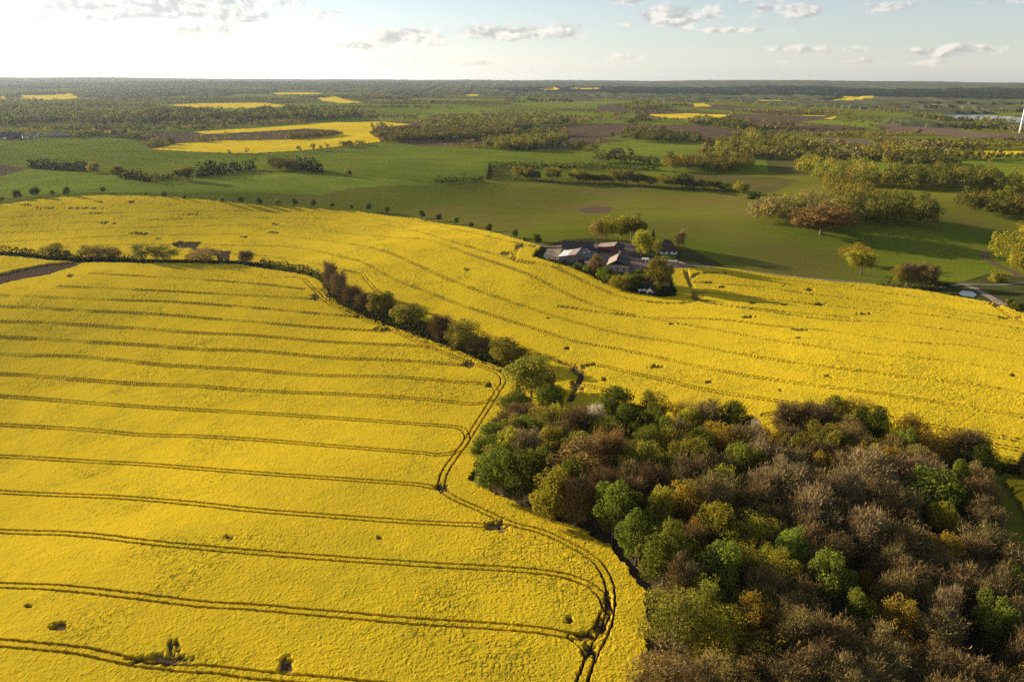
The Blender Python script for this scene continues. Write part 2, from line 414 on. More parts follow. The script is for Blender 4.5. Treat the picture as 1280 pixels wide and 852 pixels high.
POLYS = [  # material, height, outline
    ('plough', 0, [(-60, 204), (0, 206), (32, 211), (0, 221), (-60, 232)]),
    ('crop', .8, [(187, 187.5), (208, 183.5), (222, 180), (280, 176), (320, 176), (360, 175), (400, 172), (426, 168.5), (420, 163.5), (400, 162.5), (382, 161.5), (320, 165.5), (257, 168.5), (240, 165.5), (275, 163), (320, 160.5), (382, 156), (420, 153), (480, 152.5), (517, 156), (490, 158.5), (470, 161), (462, 166), (479, 177.5), (445, 181.5), (370, 189.5), (320, 192.5), (250, 191)]),
    ('plough', 0, [(165, 167.5), (200, 164.5), (257, 168.5), (320, 166), (382, 161.5), (422, 164), (424, 168), (400, 171), (360, 174.5), (280, 175.5), (222, 179), (190, 172)]),
    ('crop', .8, [(210, 131.5), (250, 129.5), (320, 128.5), (369, 132.5), (345, 134.5), (320, 136), (250, 136)]),
    ('crop', .8, [(397, 122.5), (420, 121), (440, 126.5), (456, 130), (425, 130), (402, 126.5)]),
    ('crop', .8, [(22, 119), (90, 117.5), (100, 123), (70, 126), (25, 125)]), ('crop', .8, [(-30, 121.5), (8, 121), (8, 125), (-30, 126)]),
    ('crop', .8, [(333, 116), (405, 116.5), (395, 118.5), (350, 119.5)]),
    ('plough_pale', .8, [(32, 104.3), (112, 105), (112, 106), (32, 105.6)]),
    ('plough_pale', .8, [(467, 102.8), (492, 104.2), (490, 105.2), (465, 104)]),
    ('crop', .8, [(581, 117.3), (600, 118), (596, 120.5), (583, 120)]),
    ('crop', .8, [(804, 143), (857, 142.2), (915, 143.5), (900, 147.5), (880, 149.5), (830, 148)]),
    ('crop', .8, [(860, 130), (880, 129.5), (890, 134), (868, 134)]),
    ('crop', .8, [(672, 113), (692, 111), (700, 113), (680, 115)]), ('crop', .8, [(712, 111.5), (750, 111), (748, 113), (714, 113)]),
    ('crop', .8, [(927, 126), (960, 125), (995, 126), (990, 127.5), (930, 127.5)]),
    ('crop', .8, [(1024, 126.5), (1055, 122.5), (1100, 123.5), (1075, 126), (1035, 129)]),
    ('crop', .8, [(1149, 130.3), (1210, 130.5), (1208, 133), (1150, 132.6)]),
    ('crop', .8, [(1000, 144), (1047, 146), (1040, 150), (1016, 148)]),
    ('crop', .8, [(1200, 191), (1235, 189), (1340, 190), (1340, 196), (1270, 194.5), (1222, 195.5)]),
    ('meadow_bright', 0, [(1092, 210), (1125, 210), (1120, 217), (1096, 214)]),
    ('meadow_bright', 0, [(717, 186), (795, 176), (880, 181), (865, 192), (815, 197), (760, 192)]),
    ('plough', 0, [(677, 175), (710, 170), (785, 176), (715, 185), (677, 187)]),
    ('plough', 0, [(675, 159), (760, 154), (800, 156), (790, 167), (747, 174), (715, 170)]),
    ('plough', 0, [(802, 156), (885, 157), (927, 165), (890, 177), (875, 172), (810, 162)]),
    ('plough', 0, [(745, 132), (770, 129.5), (830, 137), (960, 144), (960, 152), (927, 150), (915, 142), (802, 141), (747, 140)]),
    ('plough', 0, [(495, 176), (605, 172), (605, 181), (535, 183), (505, 181)]),
    ('plough_pale', 0, [(1082, 155), (1185, 160), (1210, 165), (1340, 174), (1340, 181), (1185, 171), (1115, 165)]),
    ('plough', 0, [(960, 145), (1042, 146), (1017, 151), (960, 155)]),
    ('plough_pale', 0, [(1020, 172), (1095, 176), (1085, 185), (1060, 183), (1022, 178)]),
    ('meadow_olive', 0, [(835, 214), (960, 221), (1000, 226), (960, 243), (900, 236), (860, 222)]),
    ('meadow_olive', 0, [(955, 193), (1000, 200), (1012, 220), (960, 216)]),
    ('plough', 0, [(720, 262), (745, 257), (766, 260), (758, 267), (735, 267)]),
    ('plough', 0, [(366, 244), (400, 236), (432, 231), (425, 238), (400, 244)]),
    ('water', 0, [(1177, 143), (1210, 142.5), (1240, 145), (1290, 147), (1340, 150), (1340, 156), (1280, 154), (1247, 151.5), (1232, 150), (1185, 147)]),
    ('meadow_green', 0, [(-300, 186), (0, 172), (100, 172), (160, 168), (188, 187), (250, 191), (320, 193), (400, 188), (480, 179), (560, 184), (640, 187), (700, 187), (820, 210), (730, 210), (612, 211), (600, 227), (540, 228), (400, 217), (320, 212), (240, 222), (110, 214), (37, 210), (0, 204), (-300, 205)]),
    ('meadow_green', 0, [(640, 212), (740, 212), (825, 214), (820, 223), (720, 222), (640, 222)]),
    ('meadow_bright', 0, [(-300, 212), (0, 221), (40, 211), (110, 216), (185, 228), (250, 224), (330, 216), (450, 220), (540, 231), (440, 236), (400, 244), (300, 240), (150, 241), (0, 248), (-300, 268)]),
]
FARM_ROUGH = [(670, 313), (705, 300), (742, 298), (855, 308), (905, 332), (855, 337), (840, 340), (846, 370), (836, 373), (790, 367), (757, 356), (722, 339), (690, 329), (667, 323)]
POND_ROUGH = [(1147, 361), (1200, 353), (1240, 340), (1300, 350), (1300, 398), (1280, 394), (1242, 380), (1210, 374)]

# ------------------------------------------------------------------ the ground as one polar height field, finest where the camera is nearest
ys = [962.0]
while ys[-1] > 100.5: ys.append(ys[-1] - (0.8 if ys[-1] > 560 else (0.7 if ys[-1] > 240 else 0.45)))
deps = PITCH + np.arctan((np.array(ys) - 426) / F)
rad = H / np.tan(deps)
rad = rad[rad < 17800]
out = [rad[0]]
for v in list(rad[1:]) + [17900]:
    while v / out[-1] > 1.02: out.append(out[-1] * 1.019)
    out.append(v)
rad = np.concatenate([np.linspace(1.0, out[0] * 0.97, 22), out])
ang = np.concatenate([np.arange(-180, -70, 5.0), np.arange(-70, -41, 0.4), np.arange(-41, 41, 0.058), np.arange(41, 70, 0.4), np.arange(70, 180, 5.0)])
ang = np.radians(ang)
NR, NA = len(rad), len(ang)
R, A = np.meshgrid(rad, ang, indexing='ij')
X = (R * np.sin(A)).ravel(); Y = (R * np.cos(A)).ravel(); D = R.ravel()
Z = hgt(X, Y)
FINE = np.abs(np.degrees(A.ravel())) < 46
TYPES = ['forest_dark', 'meadow', 'crop_near', 'crop_far', 'crop_side', 'woodfloor', 'rough', 'forest', 'meadow_green', 'meadow_bright', 'meadow_olive', 'plough', 'plough_pale', 'soil', 'water', 'crop']
TI = {n: i for i, n in enumerate(TYPES)}
typ = np.full(len(X), TI['meadow'], np.int16)
lift = np.zeros(len(X)); soil = np.zeros(len(X)); hollow = np.zeros(len(X)); patch = np.zeros(len(X)); lush = np.zeros(len(X)); bare = np.zeros(len(X)); gap = np.zeros(len(X))
# patchwork of far fields
wx = X + 130 * (vnoise(X / 260, Y / 260, 3) - .5); wy = Y + 200 * (vnoise(X / 310, Y / 310, 4) - .5)
cs = 260 + sstep(2500, 7000, D) * 420
ca = np.floor((wx + 0.35 * wy) / 300); cb = np.floor((wy - 0.2 * wx) / 420)
hv = ((ca.astype(np.int64) * 73856093) ^ (cb.astype(np.int64) * 19349663)) & 0xffff
hv = (hv * 2654435761 % 65536) / 65536.0
far = D > 1050
pforest = 0.10 + 0.22 * sstep(1700, 2600, D) + 0.28 * sstep(3200, 5000, D) + .22 * sstep(6000, 9000, D)
nn = vnoise(X / 700 + 9, Y / 1500, 21) * .6 + hv * .4
sel = far & (nn > 1 - pforest * 0.95 - 0.03)
t0 = np.where(hv < .35, TI['meadow_green'], np.where(hv < .5, TI['meadow'], np.where(hv < .68, TI['meadow_olive'], np.where(hv < .80, TI['plough'], TI['meadow_bright']))))
typ[far] = t0[far]
typ[sel & (D > 1700)] = TI['forest']
# the long dark forest that closes the view on the right
band = inside(poly([(600, 111.5), (760, 109), (960, 108), (1120, 108), (1400, 110), (1400, 127.5), (1280, 127), (1180, 125), (1080, 123), (960, 121), (840, 120), (760, 117.5), (640, 116)]), X, Y)
typ[band] = TI['forest_dark']
for (mname, hh, pts) in [p for p in POLYS if p[0].startswith('meadow_green')] + [p for p in POLYS if not p[0].startswith('meadow_green')]:
    s = inside(poly(pts), X, Y)
    typ[s] = TI[mname]; lift[s] = hh
for (nm, pts) in (('rough', FARM_ROUGH), ('rough', POND_ROUGH)):
    typ[inside(poly(pts), X, Y)] = TI[nm]
P1, P2, P3, PW = poly(F1), poly(F2), poly(F3), poly(WOODP)
hedge_line = poly([(-300, 318), (0, 319), (110, 328), (300, 330), (402, 350), (430, 380), (530, 415), (640, 464), (650, 490)])
s = inside(np.array(list(poly([(-420, 310), (0, 315), (110, 325), (300, 327), (402, 345), (425, 360), (480, 388), (600, 438), (655, 470), (660, 500)])) + list(poly([(640, 505), (648, 480), (575, 443), (440, 390), (403, 355), (300, 333), (110, 331), (0, 323), (-420, 328)]))), X, Y)
typ[s] = TI['rough']
jx = X + 1.6 * (vnoise(X / 3, Y / 3, 31) - .5) + .9 * (vnoise(X / 1.1, Y / 1.1, 32) - .5); jy = Y + 1.6 * (vnoise(X / 3, Y / 3, 33) - .5) + .9 * (vnoise(X / 1.1, Y / 1.1, 34) - .5)
typ[inside(PW, X, Y)] = TI['woodfloor']
typ[inside(P2, jx, jy)] = TI['crop_far']; typ[inside(P1, jx, jy)] = TI['crop_near']; typ[inside(P3, jx, jy)] = TI['crop_side']

near_crop = np.isin(typ, [TI['crop_near'], TI['crop_far'], TI['crop_side']])
ci = np.nonzero(near_crop)[0]
cx_, cy_ = X[ci], Y[ci]
cell = (D[ci] ** 2 + H * H) / (F * H)         # metres one picture row covers there

for (px, py, rm, v) in [(1100, 335, 75, 1), (1200, 325, 75, 1), (1120, 275, 90, 1), (1230, 300, 80, 1), (690, 290, 50, .6), (560, 245, 80, .6), (930, 315, 60, .8), (1050, 300, 80, .9), (830, 270, 60, .5), (300, 235, 90, .7), (450, 250, 70, .5), (120, 250, 80, .6), (1290, 335, 60, 1),
                        (722, 262, 45, -1), (620, 280, 50, -.8), (770, 238, 60, -.7), (890, 250, 70, -.9), (950, 262, 60, -.8), (1000, 322, 42, -1), (560, 268, 60, -.6), (640, 250, 60, -.5), (980, 338, 40, -.8), (395, 240, 50, -.6), (870, 285, 45, -.6), (1190, 275, 40, -.7)]:
    c0 = at(px, py); gg = np.exp(-((X - c0[0]) ** 2 + ((Y - c0[1]) * .8) ** 2) / (2 * (rm * .62) ** 2)) * abs(v)
    if v > 0: lush = np.maximum(lush, gg)
    else: bare = np.maximum(bare, gg)
# --- tramlines of the sprayer (centre lines)
T_NEAR = [
    [(-160, 792), (0, 809), (100, 819), (162, 832), (225, 840), (275, 843), (320, 849), (420, 858), (560, 872)],
    [(-160, 722), (0, 736), (75, 740), (175, 751), (250, 760), (320, 764), (420, 773), (520, 782), (640, 790), (690, 796), (715, 800.5), (735, 800), (748, 789), (756, 772)],
    [(715, 801), (728, 811), (736, 824), (732, 845), (720, 875)],
    [(-160, 656), (0, 668), (100, 672), (200, 684), (320, 695), (480, 707), (570, 713), (640, 717), (702, 724), (735, 736), (752, 750), (760, 768)],
    [(-160, 610), (0, 619), (75, 622.5), (160, 626), (250, 634), (320, 642), (420, 650), (520, 657), (620, 662)],
    [(-160, 566), (0, 573.5), (100, 580), (200, 585.5), (320, 595), (445, 604), (520, 609.5), (550, 615)],
    [(-160, 525), (0, 534), (100, 540), (175, 547), (250, 549), (320, 553), (420, 561), (520, 569), (545, 572), (568, 569), (580, 560), (584, 548), (577, 539), (560, 536), (520, 533), (420, 526), (320, 520), (250, 516), (150, 509.5), (0, 498), (-160, 488)],
    [(-160, 462), (0, 470), (100, 477.5), (175, 483), (250, 486), (320, 492), (445, 497.5), (545, 504), (582, 508), (602, 507), (615, 502), (621, 492), (613, 484), (595, 482), (570, 481), (495, 475), (390, 472.5), (320, 466), (250, 462), (200, 459), (100, 449), (0, 446), (-160, 440)],
    [(-160, 420), (0, 424), (107, 430), (175, 434), (250, 440), (320, 442), (420, 451), (495, 454), (582, 460)],
    [(-160, 403), (0, 405), (75, 407.5), (175, 414), (250, 419), (320, 422.5), (420, 431), (520, 436), (545, 440)],
    [(-160, 384), (0, 386), (100, 391), (200, 396), (320, 405), (400, 412), (480, 417)],
    [(-100, 368), (25, 372.5), (125, 377.5), (212, 380), (320, 387), (397, 394), (447, 398)],
    [(75, 360), (175, 365), (320, 372.5), (392, 376)],
    [(115, 344), (220, 350), (320, 357), (380, 364)],
    [(360, 349), (380, 351), (392, 362.5), (412, 381), (445, 397.5), (480, 411), (520, 429), (540, 438), (580, 454), (613, 465), (625, 471), (629, 480), (622, 493), (610, 512), (591, 542), (575, 566), (558, 590), (552, 608), (556, 618), (571, 628), (600, 641), (640, 659), (677, 669), (715, 687), (740, 702), (754, 718), (761, 735), (763, 753), (761, 777), (753, 798), (741, 822), (729, 850), (718, 885)],
    [(392, 363), (402, 366), (408, 374)],
]
T_FAR = [
    [(-100, 280), (0, 275), (160, 268), (320, 266), (400, 267), (480, 269), (545, 282), (640, 304), (668, 310)],
    [(-100, 290), (0, 285), (160, 278), (320, 275), (445, 278), (520, 290), (570, 305), (640, 325), (690, 335), (740, 357.5), (777, 373), (820, 380), (858, 381), (870, 373), (866, 362), (859, 348), (857, 337)],
    [(-100, 298), (0, 294), (160, 287), (320, 284), (395, 289), (470, 297), (532, 301), (557, 308), (595, 322), (640, 337), (672, 350), (715, 372), (765, 390), (840, 405), (890, 414), (960, 427), (1010, 435), (1085, 446), (1185, 455), (1280, 469), (1400, 490)],
    [(-100, 308), (0, 305), (160, 297), (320, 295.5), (395, 301), (470, 312.5), (520, 332), (570, 355), (640, 380), (702, 400), (752, 414), (800, 424), (850, 431), (890, 439), (960, 452), (1035, 462.5), (1135, 475), (1280, 494), (1400, 514)],
    [(60, 313), (160, 308), (320, 309), (382, 312.5), (432, 324), (457, 331), (495, 352), (532, 366), (570, 381), (640, 405), (680, 417.5), (722, 430), (777, 440), (840, 454), (890, 465), (960, 477.5), (1060, 491), (1160, 505), (1280, 525), (1400, 548)],
    [(240, 319), (320, 321), (370, 327), (445, 343), (460, 353), (475, 367.5), (520, 388), (557, 400), (620, 426), (660, 440), (690, 451), (720, 463), (742, 459), (790, 470), (840, 481), (877, 490), (960, 504), (1010, 511), (1070, 520), (1135, 530), (1172, 538), (1280, 556), (1400, 580)],
    [(720, 462), (726, 472), (723, 482), (717, 494), (712, 505)], [(742, 458), (732, 461), (726, 470)], [(728, 485), (745, 488), (764, 493)],
    [(866, 365), (868, 378), (854, 381)], [(870, 373), (885, 379), (900, 382), (940, 388), (1060, 400)], [(862, 352), (870, 345), (882, 343), (897, 342.5), (960, 350), (1035, 360), (1110, 369), (1185, 377.5), (1240, 383), (1247, 387), (1280, 407), (1330, 432)],
    [(872, 368), (882, 367), (900, 370), (960, 377), (1060, 387.5), (1160, 396), (1280, 415), (1400, 440)],
    [(862, 354), (890, 356), (960, 363), (1035, 373), (1120, 382), (1210, 392), (1272, 402)],
    [(870, 378), (960, 392), (1035, 402), (1135, 408), (1280, 430)], [(700, 385), (800, 398), (900, 402), (960, 409), (1035, 416), (1135, 430), (1210, 435), (1280, 447), (1400, 465)],
    [(658, 308), (649, 310), (644, 320), (645, 328), (670, 332), (700, 337)],
    [(955, 523), (985, 518), (1020, 520)], [(1150, 553), (1237, 561), (1280, 568), (1400, 590)],
    [(1240, 382), (1246, 376), (1252, 382)],
]
T_WIDE = [[(721, 462), (726, 472), (723, 482), (718, 492), (713, 503)], [(742, 458.5), (732, 461), (725, 468)], [(700, 455), (712, 459), (723, 464)], [(866, 366), (868, 372), (869, 378), (858, 381)], [(868, 372), (880, 378), (895, 381)], [(861, 352), (870, 345), (884, 343)], [(858, 340), (861, 352), (866, 364)], [(657, 308), (650, 310), (645, 318), (644, 326)], [(868, 367), (880, 366.5)]]
T_SIDE = [[(1258, 628), (1262, 620), (1275, 614), (1310, 616)], [(1262, 625), (1272, 650), (1284, 680), (1300, 720)]]


def carve(lines, member, sep=0.9, wid=0.22):
    sub = np.nonzero(typ[ci] == member)[0]
    sx, sy, sc = cx_[sub], cy_[sub], cell[sub]
    acc = np.zeros(len(sub))
    for L in lines:
        pts = np.array([at(*p) for p in catmull(L, 8)])
        bb = np.nonzero((sx > pts[:, 0].min() - 4) & (sx < pts[:, 0].max() + 4) & (sy > pts[:, 1].min() - 4) & (sy < pts[:, 1].max() + 4))[0]
        if len(bb) == 0: continue
        bx, by = sx[bb], sy[bb]; best = np.full(len(bb), 99.0)
        for a, b in zip(pts[:-1], pts[1:]):
            k = np.nonzero((bx > min(a[0], b[0]) - 4) & (bx < max(a[0], b[0]) + 4) & (by > min(a[1], b[1]) - 4) & (by < max(a[1], b[1]) + 4))[0]
            if len(k) == 0: continue
            e = b - a; l2 = max(1e-9, e @ e)
            t = np.clip(((bx[k] - a[0]) * e[0] + (by[k] - a[1]) * e[1]) / l2, 0, 1)
            dd = np.hypot(bx[k] - a[0] - t * e[0], by[k] - a[1] - t * e[1])
            best[k] = np.minimum(best[k], dd)
        c = sc[bb]
        best = best + 0.28 * (vnoise(bx / .8, by / .8, 44) - .5)
        hw = np.maximum(wid, 0.30 * c)
        cover = np.clip(0.95 / (0.5 + c * 1.15), 0.18, 1)
        rut = (1 - sstep(hw * .7, hw * 1.35, np.abs(best - sep))) * cover
        broken = 0.45 + 0.55 * sstep(.25, .6, vnoise(bx / 9, by / 9, 45))
        rut = rut * np.where(c > 0.7, broken, 1)
        acc[bb] = np.maximum(acc[bb], rut)
    return sub, acc


for lines, mem in ((T_NEAR, TI['crop_near']), (T_FAR, TI['crop_far']), (T_SIDE, TI['crop_side'])):
    sub, acc = carve(lines, mem)
    soil[ci[sub]] = np.maximum(soil[ci[sub]], acc)
sub, acc = carve(T_WIDE, TI['crop_far'], 0.0, 1.15)
soil[ci[sub]] = np.maximum(soil[ci[sub]], np.minimum(1, acc * 1.6))
# trampled and bare patches: centre, width, height in picture pixels
PATCHES = [(1013, 365, 13, 3), (1022, 383, 17, 3), (1080, 395, 15, 3), (1001, 414.5, 19, 2.6), (980, 360, 4, 2), (982, 384, 8, 2), (902, 361, 11, 3), (937, 399, 13, 3), (840, 407, 13, 2.5), (942, 381, 9, 2),
           (886, 355, 8, 2), (686, 400, 4, 2), (342, 292, 14, 2.6), (584, 339, 6, 3), (634, 319, 12, 4), (345, 282, 11, 1.5), (131, 280, 11, 2.5), (175, 294, 17, 3), (143, 281, 6, 1.5), (164, 254, 9, 1.5),
           (125, 254, 11, 1.8), (306, 298, 10, 2), (32, 258, 12, 2), (89, 347, 7, 4), (819, 462, 14, 4), (886, 481, 7, 2.5), (709, 438, 6, 2.5), (756, 477, 7, 5), (1034, 474, 10, 3), (1082, 484, 7, 2), (975, 492, 5, 2),
           (1267, 472, 6, 3), (395, 374, 15, 6), (480, 415, 19, 6), (447, 398, 5, 3), (585, 457, 15, 8), (620, 662, 24, 13), (357, 838, 15, 20), (474, 677, 7, 4), (77, 788, 18, 8), (36, 763, 10, 4), (205, 830, 60, 12),
           (222, 812, 10, 14), (214, 815, 7, 18), (286, 676, 10, 5), (712, 781, 9, 9), (720, 466, 14, 12), (722, 484, 16, 14), (868, 374, 14, 7), (651, 309, 11, 4), (736, 820, 16, 14), (752, 790, 14, 18), (612, 485, 12, 6),
           (735, 800, 22, 9), (759, 762, 8, 30), (553, 613, 12, 10), (1262, 400, 22, 2.5), (1247, 384, 10, 3), (892, 343, 30, 2), (1000, 425, 8, 2), (760, 340, 0.1, 0.1),
           (108, 262, 40, 1.3), (60, 262, 30, 1.2), (240, 270, 20, 1.5), (200, 300, 14, 1.4), (120, 268, 16, 1.2)]
for (px, py, pw, ph) in PATCHES:
    c0 = at(px, py); e1 = at(px + pw / 2, py) - c0; e2 = at(px, py - ph / 2) - c0
    k = np.nonzero((np.abs(cx_ - c0[0]) < 2.6 * (abs(e1[0]) + abs(e2[0]))) & (np.abs(cy_ - c0[1]) < 2.6 * (abs(e1[1]) + abs(e2[1]))))[0]
    if len(k) == 0: continue
    det = e1[0] * e2[1] - e1[1] * e2[0]
    vx, vy = cx_[k] - c0[0], cy_[k] - c0[1]
    a = (vx * e2[1] - vy * e2[0]) / det; b = (-vx * e1[1] + vy * e1[0]) / det
    rr = np.hypot(a, b) * (0.85 if py > 600 else 0.95) + (.75 if py > 600 else 1.3) * (vnoise(vx / 1.7 + px, vy / 2.6 + py, 51) - .5) + 0.7 * (vnoise(vx / .7, vy / .7, 52) - .5)
    pv_ = 1 - sstep(0.70, 1.05, rr)
    patch[ci[k]] = np.maximum(patch[ci[k]], pv_ * (0.55 + .45 * sstep(.3, .5, vnoise(vx / .9 + 5, vy / .9, 53))))
    hollow[ci[k]] = np.maximum(hollow[ci[k]], 1 - sstep(0.6, 1.25, rr))
for pts in ([(0, 344), (62, 331), (107, 328), (100, 333), (62, 345), (0, 357), (-300, 396), (-300, 372)], [(214, 306), (225, 303.5), (252, 304.5), (246, 312), (222, 311.5)], [(269, 316), (289, 315), (288, 327), (272, 327)], [(240, 312), (272, 314), (274, 318), (244, 317)]):
    soil[ci[inside(poly(pts), cx_ + 1.5 * (vnoise(cx_ / 4, cy_ / 4, 61) - .5), cy_ + 3 * (vnoise(cx_ / 4, cy_ / 4, 62) - .5))]] = 1
# canopy surface of the crop: clumps with crevices between them
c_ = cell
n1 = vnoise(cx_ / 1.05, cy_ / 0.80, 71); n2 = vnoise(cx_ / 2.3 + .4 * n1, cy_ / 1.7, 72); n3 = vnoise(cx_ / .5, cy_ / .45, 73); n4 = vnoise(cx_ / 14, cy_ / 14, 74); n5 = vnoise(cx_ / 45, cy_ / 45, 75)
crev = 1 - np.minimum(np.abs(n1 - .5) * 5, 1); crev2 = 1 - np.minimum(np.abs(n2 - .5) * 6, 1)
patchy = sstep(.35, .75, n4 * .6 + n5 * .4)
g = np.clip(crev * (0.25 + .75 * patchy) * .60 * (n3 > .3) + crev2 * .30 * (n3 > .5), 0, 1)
n6 = vnoise(cx_ / .27, cy_ / .27, 76)
canopy = 1.25 + .07 * (n2 - .5) + .10 * (n3 - .5) + .05 * (n6 - .5) - .17 * g + .45 * (n5 - .5)
canopy = canopy * (1 - .55 * hollow[ci])
lift[ci] = canopy * (1 - soil[ci]) + 0.05 * soil[ci]
soil = np.maximum(soil, patch)
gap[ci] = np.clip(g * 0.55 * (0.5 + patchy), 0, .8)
fo = (typ == TI['forest']) | (typ == TI['forest_dark'])
lift[fo] = 5 + 9 * vnoise(X[fo] / (18 + D[fo] / 300), Y[fo] / (40 + D[fo] / 30), 81)
ol = typ == TI['woodfloor']; lift[ol] = .3 * vnoise(X[ol] / 2, Y[ol] / 2, 83)
ZZ = Z + lift
V = np.stack([X, Y, ZZ], 1)
i, j = np.meshgrid(np.arange(NR - 1), np.arange(NA), indexing='ij')
jn = (j + 1) % NA
quads = np.stack([i * NA + j, i * NA + jn, (i + 1) * NA + jn, (i + 1) * NA + j], -1).reshape(-1, 4)
ftyp = typ[quads[:, 0]].copy()
ftyp[(typ[quads] == TI['forest']).any(1)] = TI['forest']
SETTING = {
    'meadow': ('meadow', M['meadow'], 'structure', 'green grass land patched with brown'), 'crop_near': ('rapeseed_crop', M['crop'], 'stuff', 'large nearest field of yellow flowering rapeseed scored by paired tramlines'),
    'crop_far': ('rapeseed_crop', M['crop'], 'stuff', 'second yellow rapeseed field, beyond the hedgerow and round the farm'), 'crop_side': ('rapeseed_crop', M['crop'], 'stuff', 'small yellow rapeseed corner beyond the brown wood'),
    'woodfloor': ('ground', M['woodfloor'], 'structure', 'brown leaf litter ground under the wood'), 'rough': ('ground', M['rough'], 'structure', 'rough grass ground'),
    'forest_dark': ('distant_forest', M['forest_dark'], 'stuff', 'long dark blue forest belt below the hills on the right'),
    'forest': ('distant_forest', M['forest'], 'stuff', 'hazy grey-green woods reaching back to the horizon'), 'meadow_green': ('field', M['meadow_green'], 'structure', None), 'meadow_bright': ('field', M['meadow_bright'], 'structure', None),
    'meadow_olive': ('field', M['meadow_olive'], 'structure', None), 'plough': ('field', M['plough'], 'structure', None), 'plough_pale': ('field', M['plough_pale'], 'structure', None), 'soil': ('ground', M['soil'], 'structure', None),
    'water': ('lake', M['water'], 'structure', None), 'crop': ('rapeseed_crop', M['crop_far'], 'stuff', 'far yellow rapeseed fields scattered among woods and meadows')}
for n in TYPES:
    f = quads[ftyp == TI[n]]
    if len(f) == 0: continue
    u, inv = np.unique(f.ravel(), return_inverse=True)
    nm, m_, kind, lab = SETTING[n]
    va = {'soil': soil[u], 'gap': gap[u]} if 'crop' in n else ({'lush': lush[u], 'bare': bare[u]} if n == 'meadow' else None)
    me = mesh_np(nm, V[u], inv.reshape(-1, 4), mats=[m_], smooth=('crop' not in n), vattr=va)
    o = link(nm, me); tag(o, lab, {'rapeseed_crop': 'crop', 'distant_forest': 'forest'}.get(nm) if kind == 'stuff' else None, None, kind)

# ------------------------------------------------------------------ haze
hb = 19000.0; z0, z1 = float(ZZ.min()) - 1.0, 172.0
hv8 = np.array([[sx * hb, sy * hb, z] for z in (z0, z1) for sy in (-1, 1) for sx in (-1, 1)])
hf = [[0, 2, 3, 1], [4, 5, 7, 6], [0, 1, 5, 4], [2, 6, 7, 3], [0, 4, 6, 2], [1, 3, 7, 5]]
mh, th, oh = mat('haze')
pv = th.node('ShaderNodeVolumePrincipled'); pv.inputs['Color'].default_value = (0.72, 0.85, 1.0, 1); pv.inputs['Density'].default_value = HAZE_DENSITY; pv.inputs['Anisotropy'].default_value = 0.45
th.l.new(pv.outputs[0], oh.inputs['Volume'])
tag(link('haze', mesh_np('haze', hv8, hf, mats=[mh])), None, None, None, 'stuff')


# ------------------------------------------------------------------ draped strips and sheets: lanes, yard, pond
def strip(name, pts, width, m, lift=0.10, kind='structure', label=None):
    P = np.array([at(*p) for p in catmull(pts, 10)])
    T = np.gradient(P, axis=0); T /= np.linalg.norm(T, axis=1)[:, None]; N = np.stack([-T[:, 1], T[:, 0]], 1)
    wv = width / 2 * (1 + .25 * (vnoise(np.arange(len(P)) / 3.0, np.zeros(len(P)), 5) - .5))[:, None]
    rows = [P + N * wv * k for k in (-1, -.35, .35, 1)]
    V = np.concatenate([np.column_stack([r, hgt(r[:, 0], r[:, 1]) + lift + (0.03 if q in (1, 2) else 0)]) for q, r in enumerate(rows)])
    n = len(P); f = [[a * n + i, a * n + i + 1, (a + 1) * n + i + 1, (a + 1) * n + i] for a in range(3) for i in range(n - 1)]
    return tag(link(name, mesh_np(name, V, np.array(f)[:, ::-1], mats=[m], smooth=True)), label, None, None, kind)


def sheet(name, pts, m, lift=0.08, kind='structure', label=None):
    P = poly(pts); c = P.mean(0); n = len(P); K = 5
    V = [np.append(c, hgt(*c) + lift)]
    for k in range(1, K + 1):
        q = c + (P - c) * k / K
        V += [np.append(v, hgt(*v) + lift) for v in q]
    f3 = [[0, 1 + i, 1 + (i + 1) % n] for i in range(n)]
    f4 = [[1 + (k - 1) * n + i, 1 + k * n + i, 1 + k * n + (i + 1) % n, 1 + (k - 1) * n + (i + 1) % n] for k in range(1, K) for i in range(n)]
    return tag(link(name, mesh_np(name, np.array(V), f4, f3, mats=[m], smooth=True)), label, None, None, kind)


strip('road', [(839, 331), (860, 332), (900, 334.5), (960, 342), (1010, 347.5), (1085, 354.5), (1120, 358), (1158, 361), (1183, 358.2), (1207, 355.2), (1247, 356), (1290, 353.5), (1400, 352)], 3.4, M['dirt'])
strip('path', [(1207, 356), (1221, 362), (1240, 373), (1254, 381.5)], 4.5, M['dirt'], 0.15)
strip('path', [(1280, 347), (1262, 338), (1247, 332), (1234, 324), (1229, 317), (1236, 314)], 5.0, M['plough'], 0.12)
strip('road', [(590, 286), (640, 297), (660, 303), (680, 308), (704, 309)], 3.6, M['yard'], 0.12)
sheet('farmyard', [(684, 308), (704, 306), (742, 305), (775, 303), (800, 306), (803, 322), (846, 325), (862, 331), (862, 336), (838, 336), (815, 334), (790, 340), (760, 335), (742, 331), (735, 320), (704, 312)], M['yard'], 0.09)
sheet('farmyard', [(684, 311.5), (702, 311.5), (698, 325), (683, 324), (679, 320)], M['slab'], 0.22)
sheet('lawn', [(826, 319), (847, 318.5), (848, 323), (828, 323)], M['lawn'], 0.2)
sheet('farmyard', [(812, 325.5), (828, 324.3), (847, 325.2), (847, 328.3), (828, 328.2), (812, 329)], M['slab'], 0.25)
sheet('pond', [(1198, 366), (1204, 363.5), (1216, 365), (1221.5, 369), (1217, 372), (1202, 370)], M['pond'], 0.25)


